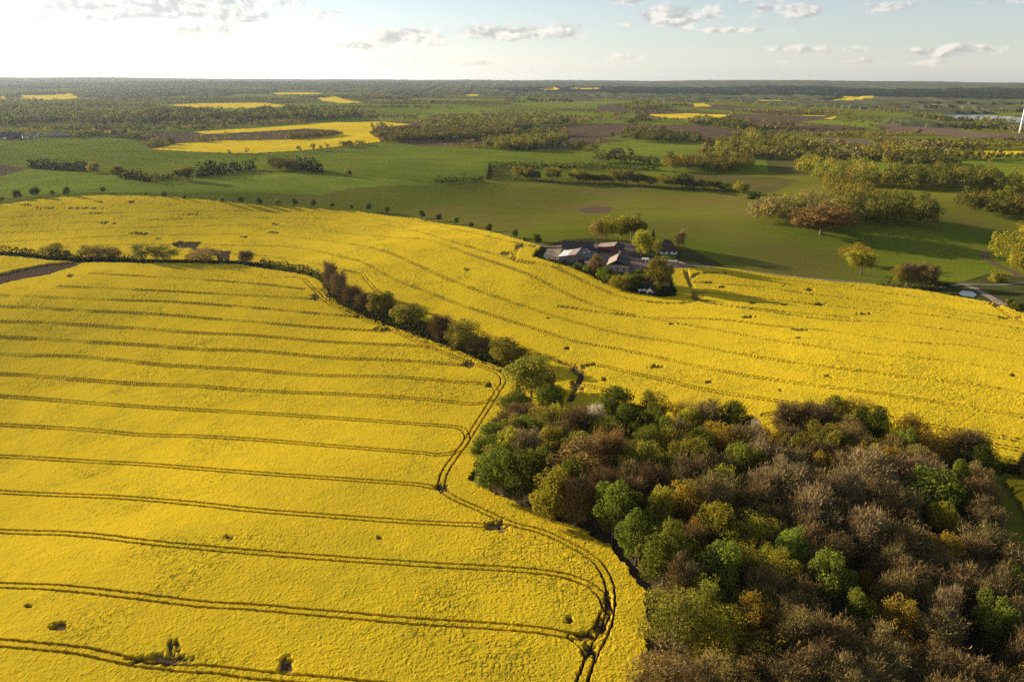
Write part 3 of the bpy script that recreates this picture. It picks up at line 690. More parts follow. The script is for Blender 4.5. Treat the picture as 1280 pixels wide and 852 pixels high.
# ------------------------------------------------------------------ trees
def leaf_quads(Cn, Nn, size, tint, rnd, jitter=0.9, aspect=1.0):
    n = len(Cn)
    N = Nn + rnd.normal(0, jitter, (n, 3)); N /= np.linalg.norm(N, axis=1)[:, None] + 1e-9
    a = rnd.normal(0, 1, (n, 3)); T = np.cross(N, a); T /= np.linalg.norm(T, axis=1)[:, None] + 1e-9
    B = np.cross(N, T)
    s = (size * rnd.uniform(.6, 1.4, n))[:, None] * .5
    k = rnd.uniform(.55, 1.1, (n, 1)) * aspect
    V = np.stack([Cn - T * s, Cn - B * s * k * .8, Cn + T * s, Cn + B * s * k], 1).reshape(-1, 3)
    return V, np.arange(4 * n).reshape(-1, 4), tint


def crown_points(rnd, n, lobes, rx, rz, cz, inner=0.15, bottom=-0.75):
    """points and outward normals on a set of lobes that make an uneven crown"""
    L = []
    for k in range(lobes):
        th = rnd.uniform(0, 2 * math.pi); ph = rnd.uniform(bottom, 1.0)
        rr = rnd.uniform(.45, .98) * math.sqrt(max(0.05, 1 - min(1, abs(ph)) ** 2 * .8))
        L.append((rr * math.cos(th), rr * math.sin(th), ph * .72, rnd.uniform(.15, .36)))
    L.append((rnd.normal(0, .07), rnd.normal(0, .07), rnd.uniform(-.1, .1), .56))
    L = np.array(L); wgt = L[:, 3] ** 2; wgt /= wgt.sum()
    k = rnd.choice(len(L), n, p=wgt)
    d = rnd.normal(0, 1, (n, 3)); d /= np.linalg.norm(d, axis=1)[:, None]
    rad = 1.12 * L[k, 3] * (1 - inner * rnd.random(n) ** 2) * (1 + .12 * rnd.normal(0, 1, n))
    p = L[k, :3] + d * rad[:, None]
    tone = rnd.normal(0, .16, len(L))[k]
    Pn = p * np.array([rx, rx, rz]) + np.array([0, 0, cz])
    return Pn, d, tone


def tube(path, radii, sides=6):
    path = np.array(path, float); V = []; Fc = []
    for i, p in enumerate(path):
        d = path[min(i + 1, len(path) - 1)] - path[max(0, i - 1)]; d /= np.linalg.norm(d) + 1e-9
        a = np.cross(d, [0.3, 1, 0.1]); a /= np.linalg.norm(a); b = np.cross(d, a)
        for k in range(sides):
            t = 2 * math.pi * k / sides; V.append(p + radii[i] * (math.cos(t) * a + math.sin(t) * b))
    for i in range(len(path) - 1):
        for k in range(sides):
            Fc.append([i * sides + k, i * sides + (k + 1) % sides, (i + 1) * sides + (k + 1) % sides, (i + 1) * sides + k])
    return np.array(V), np.array(Fc)


def join_np(parts):
    Vs, Fs, o = [], [], 0
    for v, f in parts: Vs.append(v); Fs.append(np.asarray(f) + o); o += len(v)
    return np.concatenate(Vs), np.concatenate(Fs)


def trunk_mesh(name, seed, h, spread, nb=7, m='bark', upto=.8, fork=0.28, r=.3):
    rnd = np.random.default_rng(seed); parts = []
    lean = rnd.normal(0, .25, 2)
    main = [np.array([lean[0] * t * t, lean[1] * t * t, h * upto * t]) for t in np.linspace(0, 1, 7)]
    main[0][2] = -0.4
    parts.append(tube(main, [r * (1.25 if k == 0 else 1) * (1 - .85 * k / 6) for k in range(7)], 7))
    tips = []
    for k in range(nb):
        t = fork + (0.95 - fork) * k / nb; s = main[0] + (main[-1] - main[0]) * t; s[:2] = lean * t * t
        th = k * 2.4 + rnd.uniform(-.4, .4); ln = spread * rnd.uniform(.65, 1.0) * (1.1 - .5 * t)
        e = s + np.array([math.cos(th) * ln, math.sin(th) * ln, ln * rnd.uniform(.45, .9)])
        mid = (s + e) / 2 + rnd.normal(0, .25, 3) + np.array([0, 0, -.15 * ln])
        parts.append(tube([s, mid, e], [r * .45 * (1.1 - t), r * .3 * (1.1 - t), .03], 5)); tips.append((s, mid, e))
        for q in range(2):
            e2 = e + rnd.normal(0, .28 * ln, 3); e2[2] = abs(e2[2] - e[2]) + e[2] + .2
            st = mid + (e - mid) * rnd.uniform(0, .6)
            parts.append(tube([st, (st + e2) / 2 + rnd.normal(0, .12, 3), e2], [.09, .06, .02], 4)); tips.append((st, (st + e2) / 2, e2))
    V, Fq = join_np(parts)
    return mesh_np(name, V, Fq, mats=[M[m]], smooth=True), tips


REF_H, REF_R = 14.0, 5.0
LEAFY, OPEN, BARE = [], [], []
for s in range(5):
    rnd = np.random.default_rng(100 + s)
    tm, tips = trunk_mesh('tree_trunk', 100 + s, REF_H, 3.0, 7)
    p, d, tone = crown_points(rnd, 9000, 30 + 2 * s, REF_R * 1.05, 5.9, REF_H - 6.1, .15, -.95)
    tint = np.clip(.5 + tone + rnd.normal(0, .16, len(p)), 0, 1)
    v, f, ti = leaf_quads(p, d * 1.1, np.full(len(p), .44), tint, rnd, .42)
    LEAFY.append((tm, mesh_np('tree_crown', v, f, mats=[M['green']], fattr={'tint': ti})))
for s in range(4):     # trees just coming into leaf: crown one can see through
    rnd = np.random.default_rng(200 + s)
    tm, tips = trunk_mesh('tree_trunk', 200 + s, REF_H, 3.6, 10, fork=.22)
    p, d, tone = crown_points(rnd, 6000, 34, REF_R * 1.05, 5.9, REF_H - 6.2, .5, -.95)
    tint = np.clip(.5 + tone + rnd.normal(0, .2, len(p)), 0, 1)
    v, f, ti = leaf_quads(p, d * .6, np.full(len(p), .44), tint, rnd, .7, .75)
    OPEN.append((tm, mesh_np('tree_crown', v, f, mats=[M['olive']], fattr={'tint': ti})))


def twigs(rnd, tips, n, rx, cz, length=1.0, width=.032, rise=.28):
    """fine bare twigs: long thin slivers that leave the branches outwards and upwards"""
    k = rnd.integers(0, len(tips), n); t = rnd.random(n)[:, None] ** .7
    A = np.array([a[0] for a in tips])[k]; B = np.array([a[2] for a in tips])[k]
    b = A + (B - A) * t + rnd.normal(0, .8, (n, 3))
    out = b - np.array([0, 0, cz - 3.5]); out /= np.linalg.norm(out, axis=1)[:, None] + 1e-9
    d = out + rnd.normal(0, .62, (n, 3)); d[:, 2] += rise; d /= np.linalg.norm(d, axis=1)[:, None]
    ln = (length * rnd.uniform(.4, 1.75, n))[:, None]
    s = np.cross(d, rnd.normal(0, 1, (n, 3))); s /= np.linalg.norm(s, axis=1)[:, None]
    wd = width * rnd.uniform(.6, 1.5, (n, 1))
    V = np.stack([b - s * wd, b + s * wd, b + d * ln * .6 + s * wd * .8 + rnd.normal(0, .06, (n, 3)), b + d * ln], 1).reshape(-1, 3)
    return V, np.arange(4 * n).reshape(-1, 4)


for s in range(5):
    rnd = np.random.default_rng(300 + s)
    tm, tips = trunk_mesh('tree_trunk', 300 + s, REF_H, 4.3, 18, m='bark_pale' if s in (1, 4) else 'bark', fork=.25, upto=.88, r=.36)
    v, f = twigs(rnd, tips, 8500, REF_R, REF_H - 5)
    ti = np.clip(rnd.normal(.5, .22, len(f)), 0, 1)
    BARE.append((tm, mesh_np('tree_crown', v, f, mats=[M['brown']], fattr={'tint': ti})))
CONIFER = []
for s in range(2):
    rnd = np.random.default_rng(400 + s)
    tm, tips = trunk_mesh('tree_trunk', 400 + s, REF_H, .6, 3, upto=.9, r=.22)
    n = 2600; z = rnd.random(n) ** .75; th = rnd.uniform(0, 2 * math.pi, n); lay = .75 + .25 * np.cos(z * 46)
    rr = REF_R * .62 * (1 - z) * lay * rnd.uniform(.6, 1.05, n) + .1
    p = np.stack([rr * np.cos(th), rr * np.sin(th), .8 + z * (REF_H - .9)], 1); d = np.stack([np.cos(th), np.sin(th), np.full(n, .6)], 1)
    v, f, ti = leaf_quads(p, d, np.full(n, .6), np.clip(rnd.normal(.5, .2, n), 0, 1), rnd, .6)
    CONIFER.append((tm, mesh_np('tree_crown', v, f, mats=[M['needle']], fattr={'tint': ti})))
COLUMN = []
for s in range(2):
    rnd = np.random.default_rng(500 + s)
    tm, tips = trunk_mesh('tree_trunk', 500 + s, REF_H, 1.6, 9, fork=.15, upto=.9, r=.22)
    p, d, tone = crown_points(rnd, 2200, 22, 3.2, 6.6, REF_H - 6.4, .5, -1)
    v, f, ti = leaf_quads(p, d, np.full(len(p), .5), np.clip(.5 + tone + rnd.normal(0, .18, len(p)), 0, 1), rnd, .7)
    COLUMN.append((tm, mesh_np('tree_crown', v, f, mats=[M['olive']], fattr={'tint': ti})))
SHRUB = []
for s in range(3):
    rnd = np.random.default_rng(600 + s)
    tm, tips = trunk_mesh('tree_trunk', 600 + s, 5.0, 2.2, 8, fork=.05, upto=.6, r=.14)
    p, d, tone = crown_points(rnd, 1300, 12, 3.0, 2.7, 2.5, .4, -.9)
    p[:, 2] = np.maximum(p[:, 2], .1)
    v, f, ti = leaf_quads(p, d, np.full(len(p), .55), np.clip(.5 + tone + rnd.normal(0, .18, len(p)), 0, 1), rnd, .7)
    SHRUB.append((tm, mesh_np('tree_crown', v, f, mats=[M['green']], fattr={'tint': ti})))
SHAPES = {'leafy': (LEAFY, REF_H, REF_R, 8.6), 'open': (OPEN, REF_H, REF_R, 8.6), 'bare': (BARE, REF_H, 4.8, 9.0), 'conifer': (CONIFER, REF_H, 3.1, 6.0), 'column': (COLUMN, REF_H, 2.9, 7.6), 'shrub': (SHRUB, 5.2, 3.0, 2.6)}
tcount = {}
placed = []


def tree(shape, leaf, x, y, h, r, label, group=None, name=None, cat='tree', variant=None, record=False):
    protos, rh, rr, _ = SHAPES[shape]
    k = tcount.get(shape, 0); tcount[shape] = k + 1
    tm, cm = protos[(k if variant is None else variant) % len(protos)]
    name = name or {'leafy': 'broadleaf_tree', 'open': 'broadleaf_tree', 'bare': 'bare_tree', 'conifer': 'conifer', 'column': 'columnar_tree', 'shrub': 'shrub'}[shape]
    e = empty(name, (x, y, float(hgt(x, y))), random.uniform(0, 6.28), label=label, cat=cat, group=group)
    q = random.uniform(.88, 1.14); e.scale = (r / rr * q, r / rr / q, h / rh)
    link('trunk', tm, e)
    c = link('crown', cm, e)
    c.material_slots[0].link = 'OBJECT'; c.material_slots[0].material = M[leaf]
    if record: placed.append((x, y, r * (1.0 if group else 1.45)))
    return e


def tree_px(shape, leaf, px, py, wpx, h, label, group=None, hpx=None, **kw):
    """crown centre at a pixel, crown width in pixels; returns the tree standing on the ground below it"""
    protos, rh, rr, hc = SHAPES[shape]
    p = at(px, py, hc / rh * h)
    r = wpx / 2 / F * zc(p)
    return tree(shape, leaf, p[0], p[1], h, r, label, group, **kw)


def tree_base(shape, leaf, px, pyb, wpx, hpx, label, group=None, **kw):
    """foot of the tree at a pixel; height and width in pixels"""
    p = at(px, pyb); s = zc(p) / F
    return tree(shape, leaf, p[0], p[1], hpx * s * 1.08, wpx / 2 * s * 1.12, label, group, **kw)


# --- the wood in the lower right: the trees one can pick out
G_OL = ('olive budding tree among its like in the wood', 'olive trees of the wood')
G_GR = ('green-leaved tree in the leafy upper left of the wood', 'green trees of the wood')
G_GO = ('golden-brown budding tree in the brown part of the wood', 'golden trees of the wood')
G_BR = ('leafless brown-twigged tree in the crowd of bare trees', 'bare brown trees of the wood')
G_PA = ('leafless tree with pale grey-brown branches in the wood', 'bare pale trees of the wood')
WOOD = [
    ('leafy', 'green', 685, 495, 36, 11, 'green tree just below the bare soil track junction at the wood edge', None),
    ('open', 'khaki', 657, 514, 46, 10, 'khaki bush-like tree at the narrow upper left tip of the wood', None),
    ('leafy', 'green', 659, 538, 34, 12, *G_GR),
    ('leafy', 'yellowgreen', 690, 548, 32, 14, 'yellow-green rounded tree behind the orange-brown beech', None),
    ('bare', 'greybrown', 660, 560, 40, 13, 'bare grey-brown tree among green crowns at the left end', None),
    ('bare', 'brown', 722, 530, 46, 14, *G_BR),
    ('bare', 'blossom', 744, 526, 26, 13, 'white blossoming tree among olive crowns near the track', None),
    ('leafy', 'darkgreen', 776, 503, 46, 13, 'dark green tree at the upper rim of the wood', None),
    ('leafy', 'darkgreen', 789, 527, 46, 14, *G_GR),
    ('open', 'olive', 818, 503, 40, 12, *G_OL),
    ('leafy', 'green', 815, 524, 34, 13, *G_GR),
    ('leafy', 'green', 830, 538, 34, 13, *G_GR),
    ('leafy', 'yellowgreen', 860, 523, 26, 13, *G_GR),
    ('open', 'golden', 860, 510, 34, 11, *G_GO),
    ('leafy', 'darkgreen', 923, 521, 40, 13, 'rounded dark green tree on the upper rim beside yellow field', None),
    ('bare', 'brown', 888, 522, 46, 12, *G_BR),
    ('open', 'golden', 905, 548, 52, 13, *G_GO),
    ('bare', 'blossom', 944, 545, 15, 12, 'small pale blossoming tree right of the golden crowns', None),
    ('leafy', 'bright', 933, 578, 46, 15, 'bright green tree alone in the middle of the wood', None),
    ('open', 'orange', 726, 578, 82, 16, 'broad orange-brown beech with rounded top in the leafy part', None),
    ('bare', 'orange', 760, 566, 46, 15, 'orange-brown bare tree touching the broad beech', None),
    ('open', 'olive', 806, 572, 50, 15, *G_OL), ('open', 'olive', 845, 550, 44, 14, *G_OL), ('leafy', 'olive', 866, 573, 50, 15, *G_OL), ('open', 'green', 812, 550, 36, 14, *G_GR),
    ('leafy', 'darkgreen', 652, 590, 58, 17, 'large dark green tree at the left corner of the wood', None),
    ('leafy', 'green', 619, 583, 50, 15, 'large green tree bulging left over the yellow crop', None),
    ('leafy', 'yellowgreen', 642, 555, 40, 13, 'yellow-green tree at the left rim under the khaki bush', None),
    ('leafy', 'yellowgreen', 690, 612, 46, 16, 'yellow-green clumpy tree left of dark gap in the wood', None),
    ('leafy', 'green', 672, 580, 26, 15, *G_GR),
    ('leafy', 'green', 768, 632, 62, 16, 'large green tree on the wood edge above the field curve', None),
    ('leafy', 'green', 797, 665, 42, 14, 'mid green tree tucked against the big round green tree', None),
    ('leafy', 'green', 833, 683, 68, 16, 'big round green tree on the edge beside the tramline bend', None),
    ('leafy', 'bright', 902, 706, 60, 15, 'large fresh green tree in front of the bare brown trees', None),
    ('leafy', 'yellowgreen', 897, 656, 42, 15, 'pale yellow-green tree above the large fresh green tree', None),
    ('open', 'golden', 862, 703, 28, 12, 'small golden tree between two large green trees', None),
    ('leafy', 'yellowgreen', 826, 634, 34, 15, *G_OL),
    ('open', 'golden', 851, 624, 56, 15, 'golden-olive tree in the middle of the leafy part', None),
    ('open', 'golden', 870, 668, 30, 14, *G_GO), ('bare', 'redbrown', 815, 604, 40, 14, *G_BR), ('bare', 'brown', 757, 612, 40, 14, *G_BR), ('bare', 'brown', 720, 622, 40, 14, *G_BR),
    ('bare', 'brown', 893, 622, 54, 15, *G_BR), ('bare', 'brown', 862, 596, 44, 14, *G_BR), ('bare', 'redbrown', 946, 628, 46, 14, *G_BR),
    ('open', 'olive', 848, 768, 84, 13, 'broad olive tree at the left edge of the brown trees', None),
    ('open', 'olive', 882, 742, 48, 13, *G_OL), ('open', 'golden', 938, 770, 50, 13, *G_GO), ('open', 'khaki', 835, 838, 84, 12, 'wide khaki thicket tree at the bottom left of the wood', None), ('open', 'khaki', 892, 845, 60, 12, *G_OL),
    ('leafy', 'bright', 987, 682, 34, 15, 'narrow bright green tree left of the pale round bare crown', None),
    ('leafy', 'bright', 1042, 718, 50, 15, 'bright green round tree alone amid brown twigs', None),
    ('leafy', 'bright', 1075, 763, 34, 12, 'small low bright green tree below the round one', None),
    ('leafy', 'bright', 1239, 772, 50, 14, 'bright green tree near the far lower right corner', None),
    ('bare', 'greybrown', 1082, 668, 54, 15, 'pale round bare crown standing out from brown neighbours', None),
    ('open', 'golden', 1122, 770, 46, 14, 'golden tree rising between dark brown bare trees', None),
    ('open', 'golden', 1187, 690, 34, 14, *G_GO), ('open', 'golden', 1170, 684, 26, 13, *G_GO), ('leafy', 'yellowgreen', 1178, 650, 36, 13, 'small yellow-green tree just below the big bright green crown', None),
    ('leafy', 'green', 1265, 722, 22, 12, 'small green tree near the right edge of the wood', None), ('bare', 'greybrown', 1182, 766, 38, 14, *G_PA),
    ('leafy', 'green', 1047, 511, 30, 11, 'green tree on the uppermost rim of the brown wood', None),
    ('leafy', 'darkgreen', 1090, 527, 42, 13, 'dark green tree near the upper rim among brown twigs', None),
    ('open', 'golden', 1066, 512, 44, 11, *G_GO), ('bare', 'brown', 1018, 522, 54, 12, *G_BR), ('bare', 'redbrown', 985, 522, 44, 11, *G_BR),
    ('leafy', 'olive', 1030, 550, 46, 14, *G_OL), ('open', 'golden', 1082, 570, 34, 13, *G_GO), ('open', 'golden', 1115, 578, 36, 14, *G_GO), ('open', 'golden', 1170, 552, 56, 12, *G_GO), ('open', 'golden', 1140, 534, 40, 11, *G_GO),
    ('leafy', 'bright', 1135, 553, 24, 12, 'small bright green tree under the upper right rim', None),
    ('leafy', 'bright', 1165, 614, 66, 16, 'largest bright green tree, towards the right side of the wood', None),
    ('leafy', 'darkgreen', 1198, 630, 46, 14, 'dark green tree in the shade of the largest bright green one', None),
    ('leafy', 'bright', 1198, 598, 24, 13, 'small bright green tree behind the dark shaded one', None),
    ('open', 'darkgreen', 1222, 566, 48, 11, 'dark olive tree at the upper right corner of the wood', None), ('bare', 'redbrown', 1210, 556, 50, 11, *G_BR),
    ('bare', 'greybrown', 1085, 594, 54, 15, *G_PA), ('bare', 'greybrown', 1020, 640, 54, 15, *G_PA), ('bare', 'greybrown', 1052, 612, 46, 15, *G_PA), ('bare', 'greybrown', 985, 606, 46, 15, *G_PA),
    ('open', 'khaki', 1232, 620, 40, 11, *G_OL),
    ('open', 'olive', 700, 520, 44, 12, *G_OL), ('open', 'olive', 760, 545, 40, 13, *G_OL), ('leafy', 'green', 715, 595, 34, 14, *G_GR), ('open', 'olive', 905, 600, 40, 14, *G_OL),
    ('bare', 'greybrown', 960, 575, 46, 14, *G_PA), ('open', 'olive', 990, 560, 46, 13, *G_OL), ('open', 'golden', 960, 545, 40, 12, *G_GO),
]
for (sh_, lf, px, py, wpx, h, lab, grp) in WOOD:
    tree_px(sh_, lf, px, py, wpx, h, lab, grp, record=True)
# --- and the trees between them, spaced through the whole wood
bbx = (PW[:, 0].min(), PW[:, 0].max()); bby = (PW[:, 1].min(), PW[:, 1].max())
tries = 0; added = 0
FEAT = [(a, b) for a, b, c in placed if c > 5.2]
vis_x = lambda x, y: 640 + F * x / max(1.0, zc((x, y)))
while tries < 9000 and added < 185:
    tries += 1
    x, y = random.uniform(*bbx), random.uniform(*bby)
    if y < 95 or not inside(PW, np.array([x]), np.array([y]))[0]: continue
    sx = vis_x(x, y)
    if sx > 1330: continue
    r = random.uniform(3.6, 5.4)
    if any((x - a) ** 2 + (y - b) ** 2 < (0.47 * (r + c)) ** 2 + 2 for a, b, c in placed): continue
    if any(abs(x - fx * y / fy) < 4.2 and fy - 13 < y < fy for fx, fy in FEAT): continue
    e0, e1 = PW, np.roll(PW, -1, 0); dv = e1 - e0
    tt_ = np.clip(((x - e0[:, 0]) * dv[:, 0] + (y - e0[:, 1]) * dv[:, 1]) / (dv ** 2).sum(1), 0, 1)
    if np.min(np.hypot(e0[:, 0] + tt_ * dv[:, 0] - x, e0[:, 1] + tt_ * dv[:, 1] - y)) < 0.8 * r: continue
    q = random.random()
    leafy_part = sx < 900 and y > 140
    if sx < 985 and y < 152:
        sh_, lf, g = ('open', random.choice(('olive', 'khaki', 'olive', 'yellowgreen')), G_OL) if q < .72 else ('bare', 'brown', G_BR)
    elif leafy_part:
        sh_, lf, g = ('open', 'olive', G_OL) if q < .5 else (('leafy', 'green', G_GR) if q < .86 else ('bare', 'brown', G_BR))
    else:
        if y > 165 and q < .45: q = random.choice((.87, .95, .97, .3))
        sh_, lf, g = ('bare', 'brown', G_BR) if q < .44 else (('bare', 'redbrown', G_BR) if q < .72 else (('bare', 'greybrown', G_PA) if q < .84 else (('open', 'golden', G_GO) if q < .90 else ('open', 'khaki', G_OL))))
    tree(sh_, lf, x, y, random.uniform(9.5, 12.8), r, *g, record=True); added += 1
print('wood trees', len(placed))

# --- hedgerow between the two yellow fields
for a in [
    ('open', 'olive', 66, 322, 27, 17, 'single spreading olive tree above the bare soil wedge'), ('shrub', 'olive', 86, 322, 10, 9, 'little shrub right of the single spreading olive tree'),
    ('open', 'olive', 108, 323, 16, 16, 'leftmost crown of the three-tree clump in the hedge'), ('open', 'olive', 125, 324, 26, 20, 'tallest middle crown of the three-tree clump in the hedge'), ('open', 'khaki', 143, 325, 20, 16, 'right crown of the three-tree clump in the hedge'),
    ('open', 'olive', 179, 327, 25, 24, 'tall dark hedge tree with a visible trunk, left of a pair'), ('open', 'olive', 205, 327, 32, 21, 'wide dark hedge tree, right of a pair beside bare soil'),
    ('open', 'khaki', 255, 329, 34, 20, 'broad low-crowned tree in front of the brown bare patch'), ('bare', 'brown', 308, 330, 18, 15, 'small bare tree near the hedge bend, standing alone'),
    ('bare', 'greybrown', 415, 366, 18, 35, 'tall pale bare tree at the hedge corner'), ('bare', 'greybrown', 426, 376, 20, 32, 'bare tree right behind the hedge corner tree'), ('bare', 'brown', 441, 385, 23, 26, 'brown bare tree before the first green hedge tree'), ('bare', 'brown', 457, 391, 22, 23, 'second brown bare tree before the green hedge tree'),
    ('leafy', 'olive', 478, 396, 30, 32, 'olive leafy tree on the hedgerow after the bare trees'), ('leafy', 'olive', 508, 410, 34, 32, 'dark olive rounded tree in the middle of the hedgerow'), ('shrub', 'olive', 530, 415, 24, 14, 'low shrub filling the hedge gap between larger trees'),
    ('bare', 'brown', 552, 427, 32, 30, 'bare brown hedge tree left of the tall olive one'), ('open', 'olive', 578, 436, 40, 36, 'tall olive tree on the lower hedgerow'), ('bare', 'brown', 602, 444, 30, 22, 'low bare shrubby tree behind the lower hedgerow'),
    ('leafy', 'olive', 636, 459, 38, 36, 'rounded olive tree standing apart low on the hedgerow'), ('leafy', 'olive', 664, 500, 50, 56, 'large drooping olive willow where hedgerow meets the wood'), ('shrub', 'olive', 680, 490, 30, 30, 'olive shrub on the right flank of the willow')]:
    tree_base(*a)
# --- small round trees along the lane on the upper field edge
ROW = [(2, 254, 6), (22, 250, 9), (44, 247, 10), (66, 245, 5), (84, 245, 8), (130, 242, 6), (182, 246, 4), (206, 247, 5), (231, 250, 4), (278, 254, 6), (302, 256, 8), (324, 257, 7), (347, 258, 7), (369, 258, 7), (392, 259, 7), (415, 261, 6), (439, 262, 4), (461, 263.5, 7), (484, 266, 6),
       (527, 273, 7), (549, 277, 7), (570, 281, 7), (589, 285, 5), (611, 290, 7), (644, 298, 8)]
for k, (px, py, s) in enumerate(ROW):
    tree_base('leafy', 'darkgreen' if k % 3 else 'green', px, py, s * 1.02, s * 1.25 + 1, 'small round dark tree in the spaced row along the far rapeseed edge', 'row of small round trees along the field edge', name='roadside_tree')
# --- farm trees
for a in [
    ('open', 'orange', 745, 301, 14, 27, 'rust-coloured tree at the left of the farm tree group'), ('open', 'yellowgreen', 757, 301, 20, 30, 'yellow-green tree second in the group behind the farm'), ('open', 'yellowgreen', 772, 301, 22, 31, 'yellowish middle tree of the group behind the farm'), ('leafy', 'olive', 789, 301, 32, 32, 'broad dark olive tree at the right of the farm group'),
    ('leafy', 'yellowgreen', 801, 323, 24, 34, 'bright yellow-green tree in the middle of the farmyard'), ('leafy', 'yellowgreen', 808, 312, 16, 20, 'second yellow-green crown behind the farmyard tree'), ('conifer', 'needle', 816, 303, 8, 15, 'small black-green conifer behind the farmyard tree'), ('open', 'olive', 821, 318, 14, 18, 'olive tree against the left wall of the far house'),
    ('column', 'khaki', 847, 309, 8, 19, 'left narrow upright tree right of the far house'), ('column', 'khaki', 852, 309, 9, 21, 'taller narrow upright tree right of the far house'), ('shrub', 'darkgreen', 848, 324, 6, 11, 'clipped green bush at the garden corner of the far house'),
    ('leafy', 'khaki', 745, 345, 15, 26, 'pale tall tree in front of the barn on the field edge'), ('leafy', 'green', 754, 351, 16, 17, 'round green tree right of the pale tall tree'), ('leafy', 'green', 762, 356, 16, 14, 'low green tree below the cream farmhouse'), ('open', 'yellowgreen', 770, 363, 17, 20, 'yellowish tree below the cream wall'), ('open', 'yellowgreen', 781, 365, 19, 21, 'second yellowish tree right below the farmhouse'), ('leafy', 'darkgreen', 791, 365, 16, 18, 'dark green tree at the lowest garden corner'),
    ('leafy', 'green', 737, 343, 13, 13, 'small green tree on the bank left of the pale tall tree'), ('leafy', 'olive', 762, 350, 12, 14, 'olive tree hard against the cream farmhouse corner'), ('leafy', 'green', 787, 358, 15, 17, 'green tree in the back row of the farmhouse garden'), ('leafy', 'darkgreen', 796, 362, 15, 20, 'dark green tree left of the white canopy'), ('leafy', 'olive', 812, 358, 16, 22, 'olive tree between rounded green tree and tallest oak'),
    ('leafy', 'green', 802, 355, 17, 20, 'rounded green tree between farmhouse and tall oak'), ('leafy', 'olive', 825, 360, 28, 38, 'tallest olive oak at the right end of the farm'), ('conifer', 'needle', 838, 371, 16, 18, 'dark conifer on the lower right farm corner'), ('conifer', 'needle', 828, 372, 12, 14, 'dark conifer beside the white shed'), ('leafy', 'olive', 822, 369, 12, 16, 'small tree right next to the white shed'), ('shrub', 'green', 671, 302, 13, 9, 'leafy shrub by the lane at the field corner'), ('shrub', 'olive', 654, 301, 6, 5, 'small shrub by the lane left of the leafy one'),
    ('shrub', 'darkgreen', 800, 367, 10, 8, 'dark shrub left of the white canopy'), ('shrub', 'darkgreen', 733, 340, 14, 8, 'dark shrub at the foot of the light-roofed barn'), ('shrub', 'green', 722, 336, 14, 7, 'green shrub at the corner of the light-roofed barn')]:
    tree_base(*a)
# --- free standing trees of the middle distance
for a in [
    ('leafy', 'yellowgreen', 1076, 343, 32, 29, 'front yellow-green oak with a clear trunk in the meadow'), ('open', 'golden', 1068, 330, 32, 26, 'golden oak just behind the front meadow oak'),
    ('open', 'yellowgreen', 1122, 357, 18, 25, 'yellow-green bushy tree, left of the pair by the lane'), ('bare', 'greybrown', 1134, 357, 22, 25, 'bare bushy tree in the pair by the lane'), ('leafy', 'khaki', 1157, 358, 28, 28, 'round khaki tree right of the pair by the lane'),
    ('leafy', 'yellowgreen', 927, 243, 16, 16, 'yellow-green tree at the end of the meadow hedge'), ('shrub', 'darkgreen', 945, 249, 22, 9, 'dark low thicket at the end of the meadow hedge'),
    ('leafy', 'yellowgreen', 117, 217, 14, 13, 'round pale tree at the right end of the dark far hedge'), ('leafy', 'olive', 146, 221, 14, 12, 'round olive tree on the dipping part of the far hedge'), ('shrub', 'olive', 157, 224, 10, 8, 'shrub right of the round olive tree on the far hedge'), ('leafy', 'olive', 224, 224, 13, 13, 'left half of the twin olive trees on the far hedge'), ('leafy', 'olive', 236, 225, 16, 16, 'right half of the twin olive trees on the far hedge'),
    ('open', 'khaki', 434, 220, 5, 10, 'small lone tree in the green field below the clump'), ('bare', 'brown', 438, 220, 4, 6, 'tiny bare tree touching the small lone tree'),
    ('leafy', 'orange', 1026, 293, 64, 36, 'large round rust-brown tree at the front of the middle copse'),
    ('shrub', 'yellowgreen', 1245, 352, 20, 13, 'yellow-green bush by the lane below the big right trees'), ('shrub', 'green', 1272, 386, 16, 10, 'green shrub on the bank right of the pond'), ('shrub', 'olive', 1262, 380, 10, 7, 'small olive shrub beside the dirt path end'),
    ('shrub', 'darkgreen', 1178, 358, 20, 6, 'dark low shrub along the lane right of the round tree'), ('shrub', 'darkgreen', 1192, 371, 16, 6, 'dark shrub at the pond edge near the crop'),
    ('bare', 'brown', 1276, 592, 14, 26, 'thin bare tree on the ditch at the right edge'), ('conifer', 'needle', 122, 168, 7, 11, 'dark pointed conifer in the far left hamlet')]:
    tree_base(*a)
# --- round trees along the hedge that crosses the middle meadows
HROW = [(648, 223.5, 13), (662, 225, 12), (671, 225, 10), (690, 226, 14), (720, 227, 13), (729, 228, 12), (741, 228, 11), (752, 228, 12), (766, 229, 15), (783, 230, 14), (798, 231, 14), (812, 232, 11), (826, 226, 9), (839, 233, 14), (852, 234, 17), (866, 236, 12), (880, 237, 13), (893, 238, 12), (906, 239, 11), (915, 240, 9)]
for k, (px, py, s) in enumerate(HROW):
    tree_base('leafy' if k % 4 else 'open', ('yellowgreen', 'olive', 'green', 'olive')[k % 4], px, py, s * random.uniform(1.15, 1.75), s * random.uniform(.85, 1.25), 'round olive tree in the hedge row crossing the middle meadow', 'round trees of the middle meadow hedge', name='hedgerow_tree')


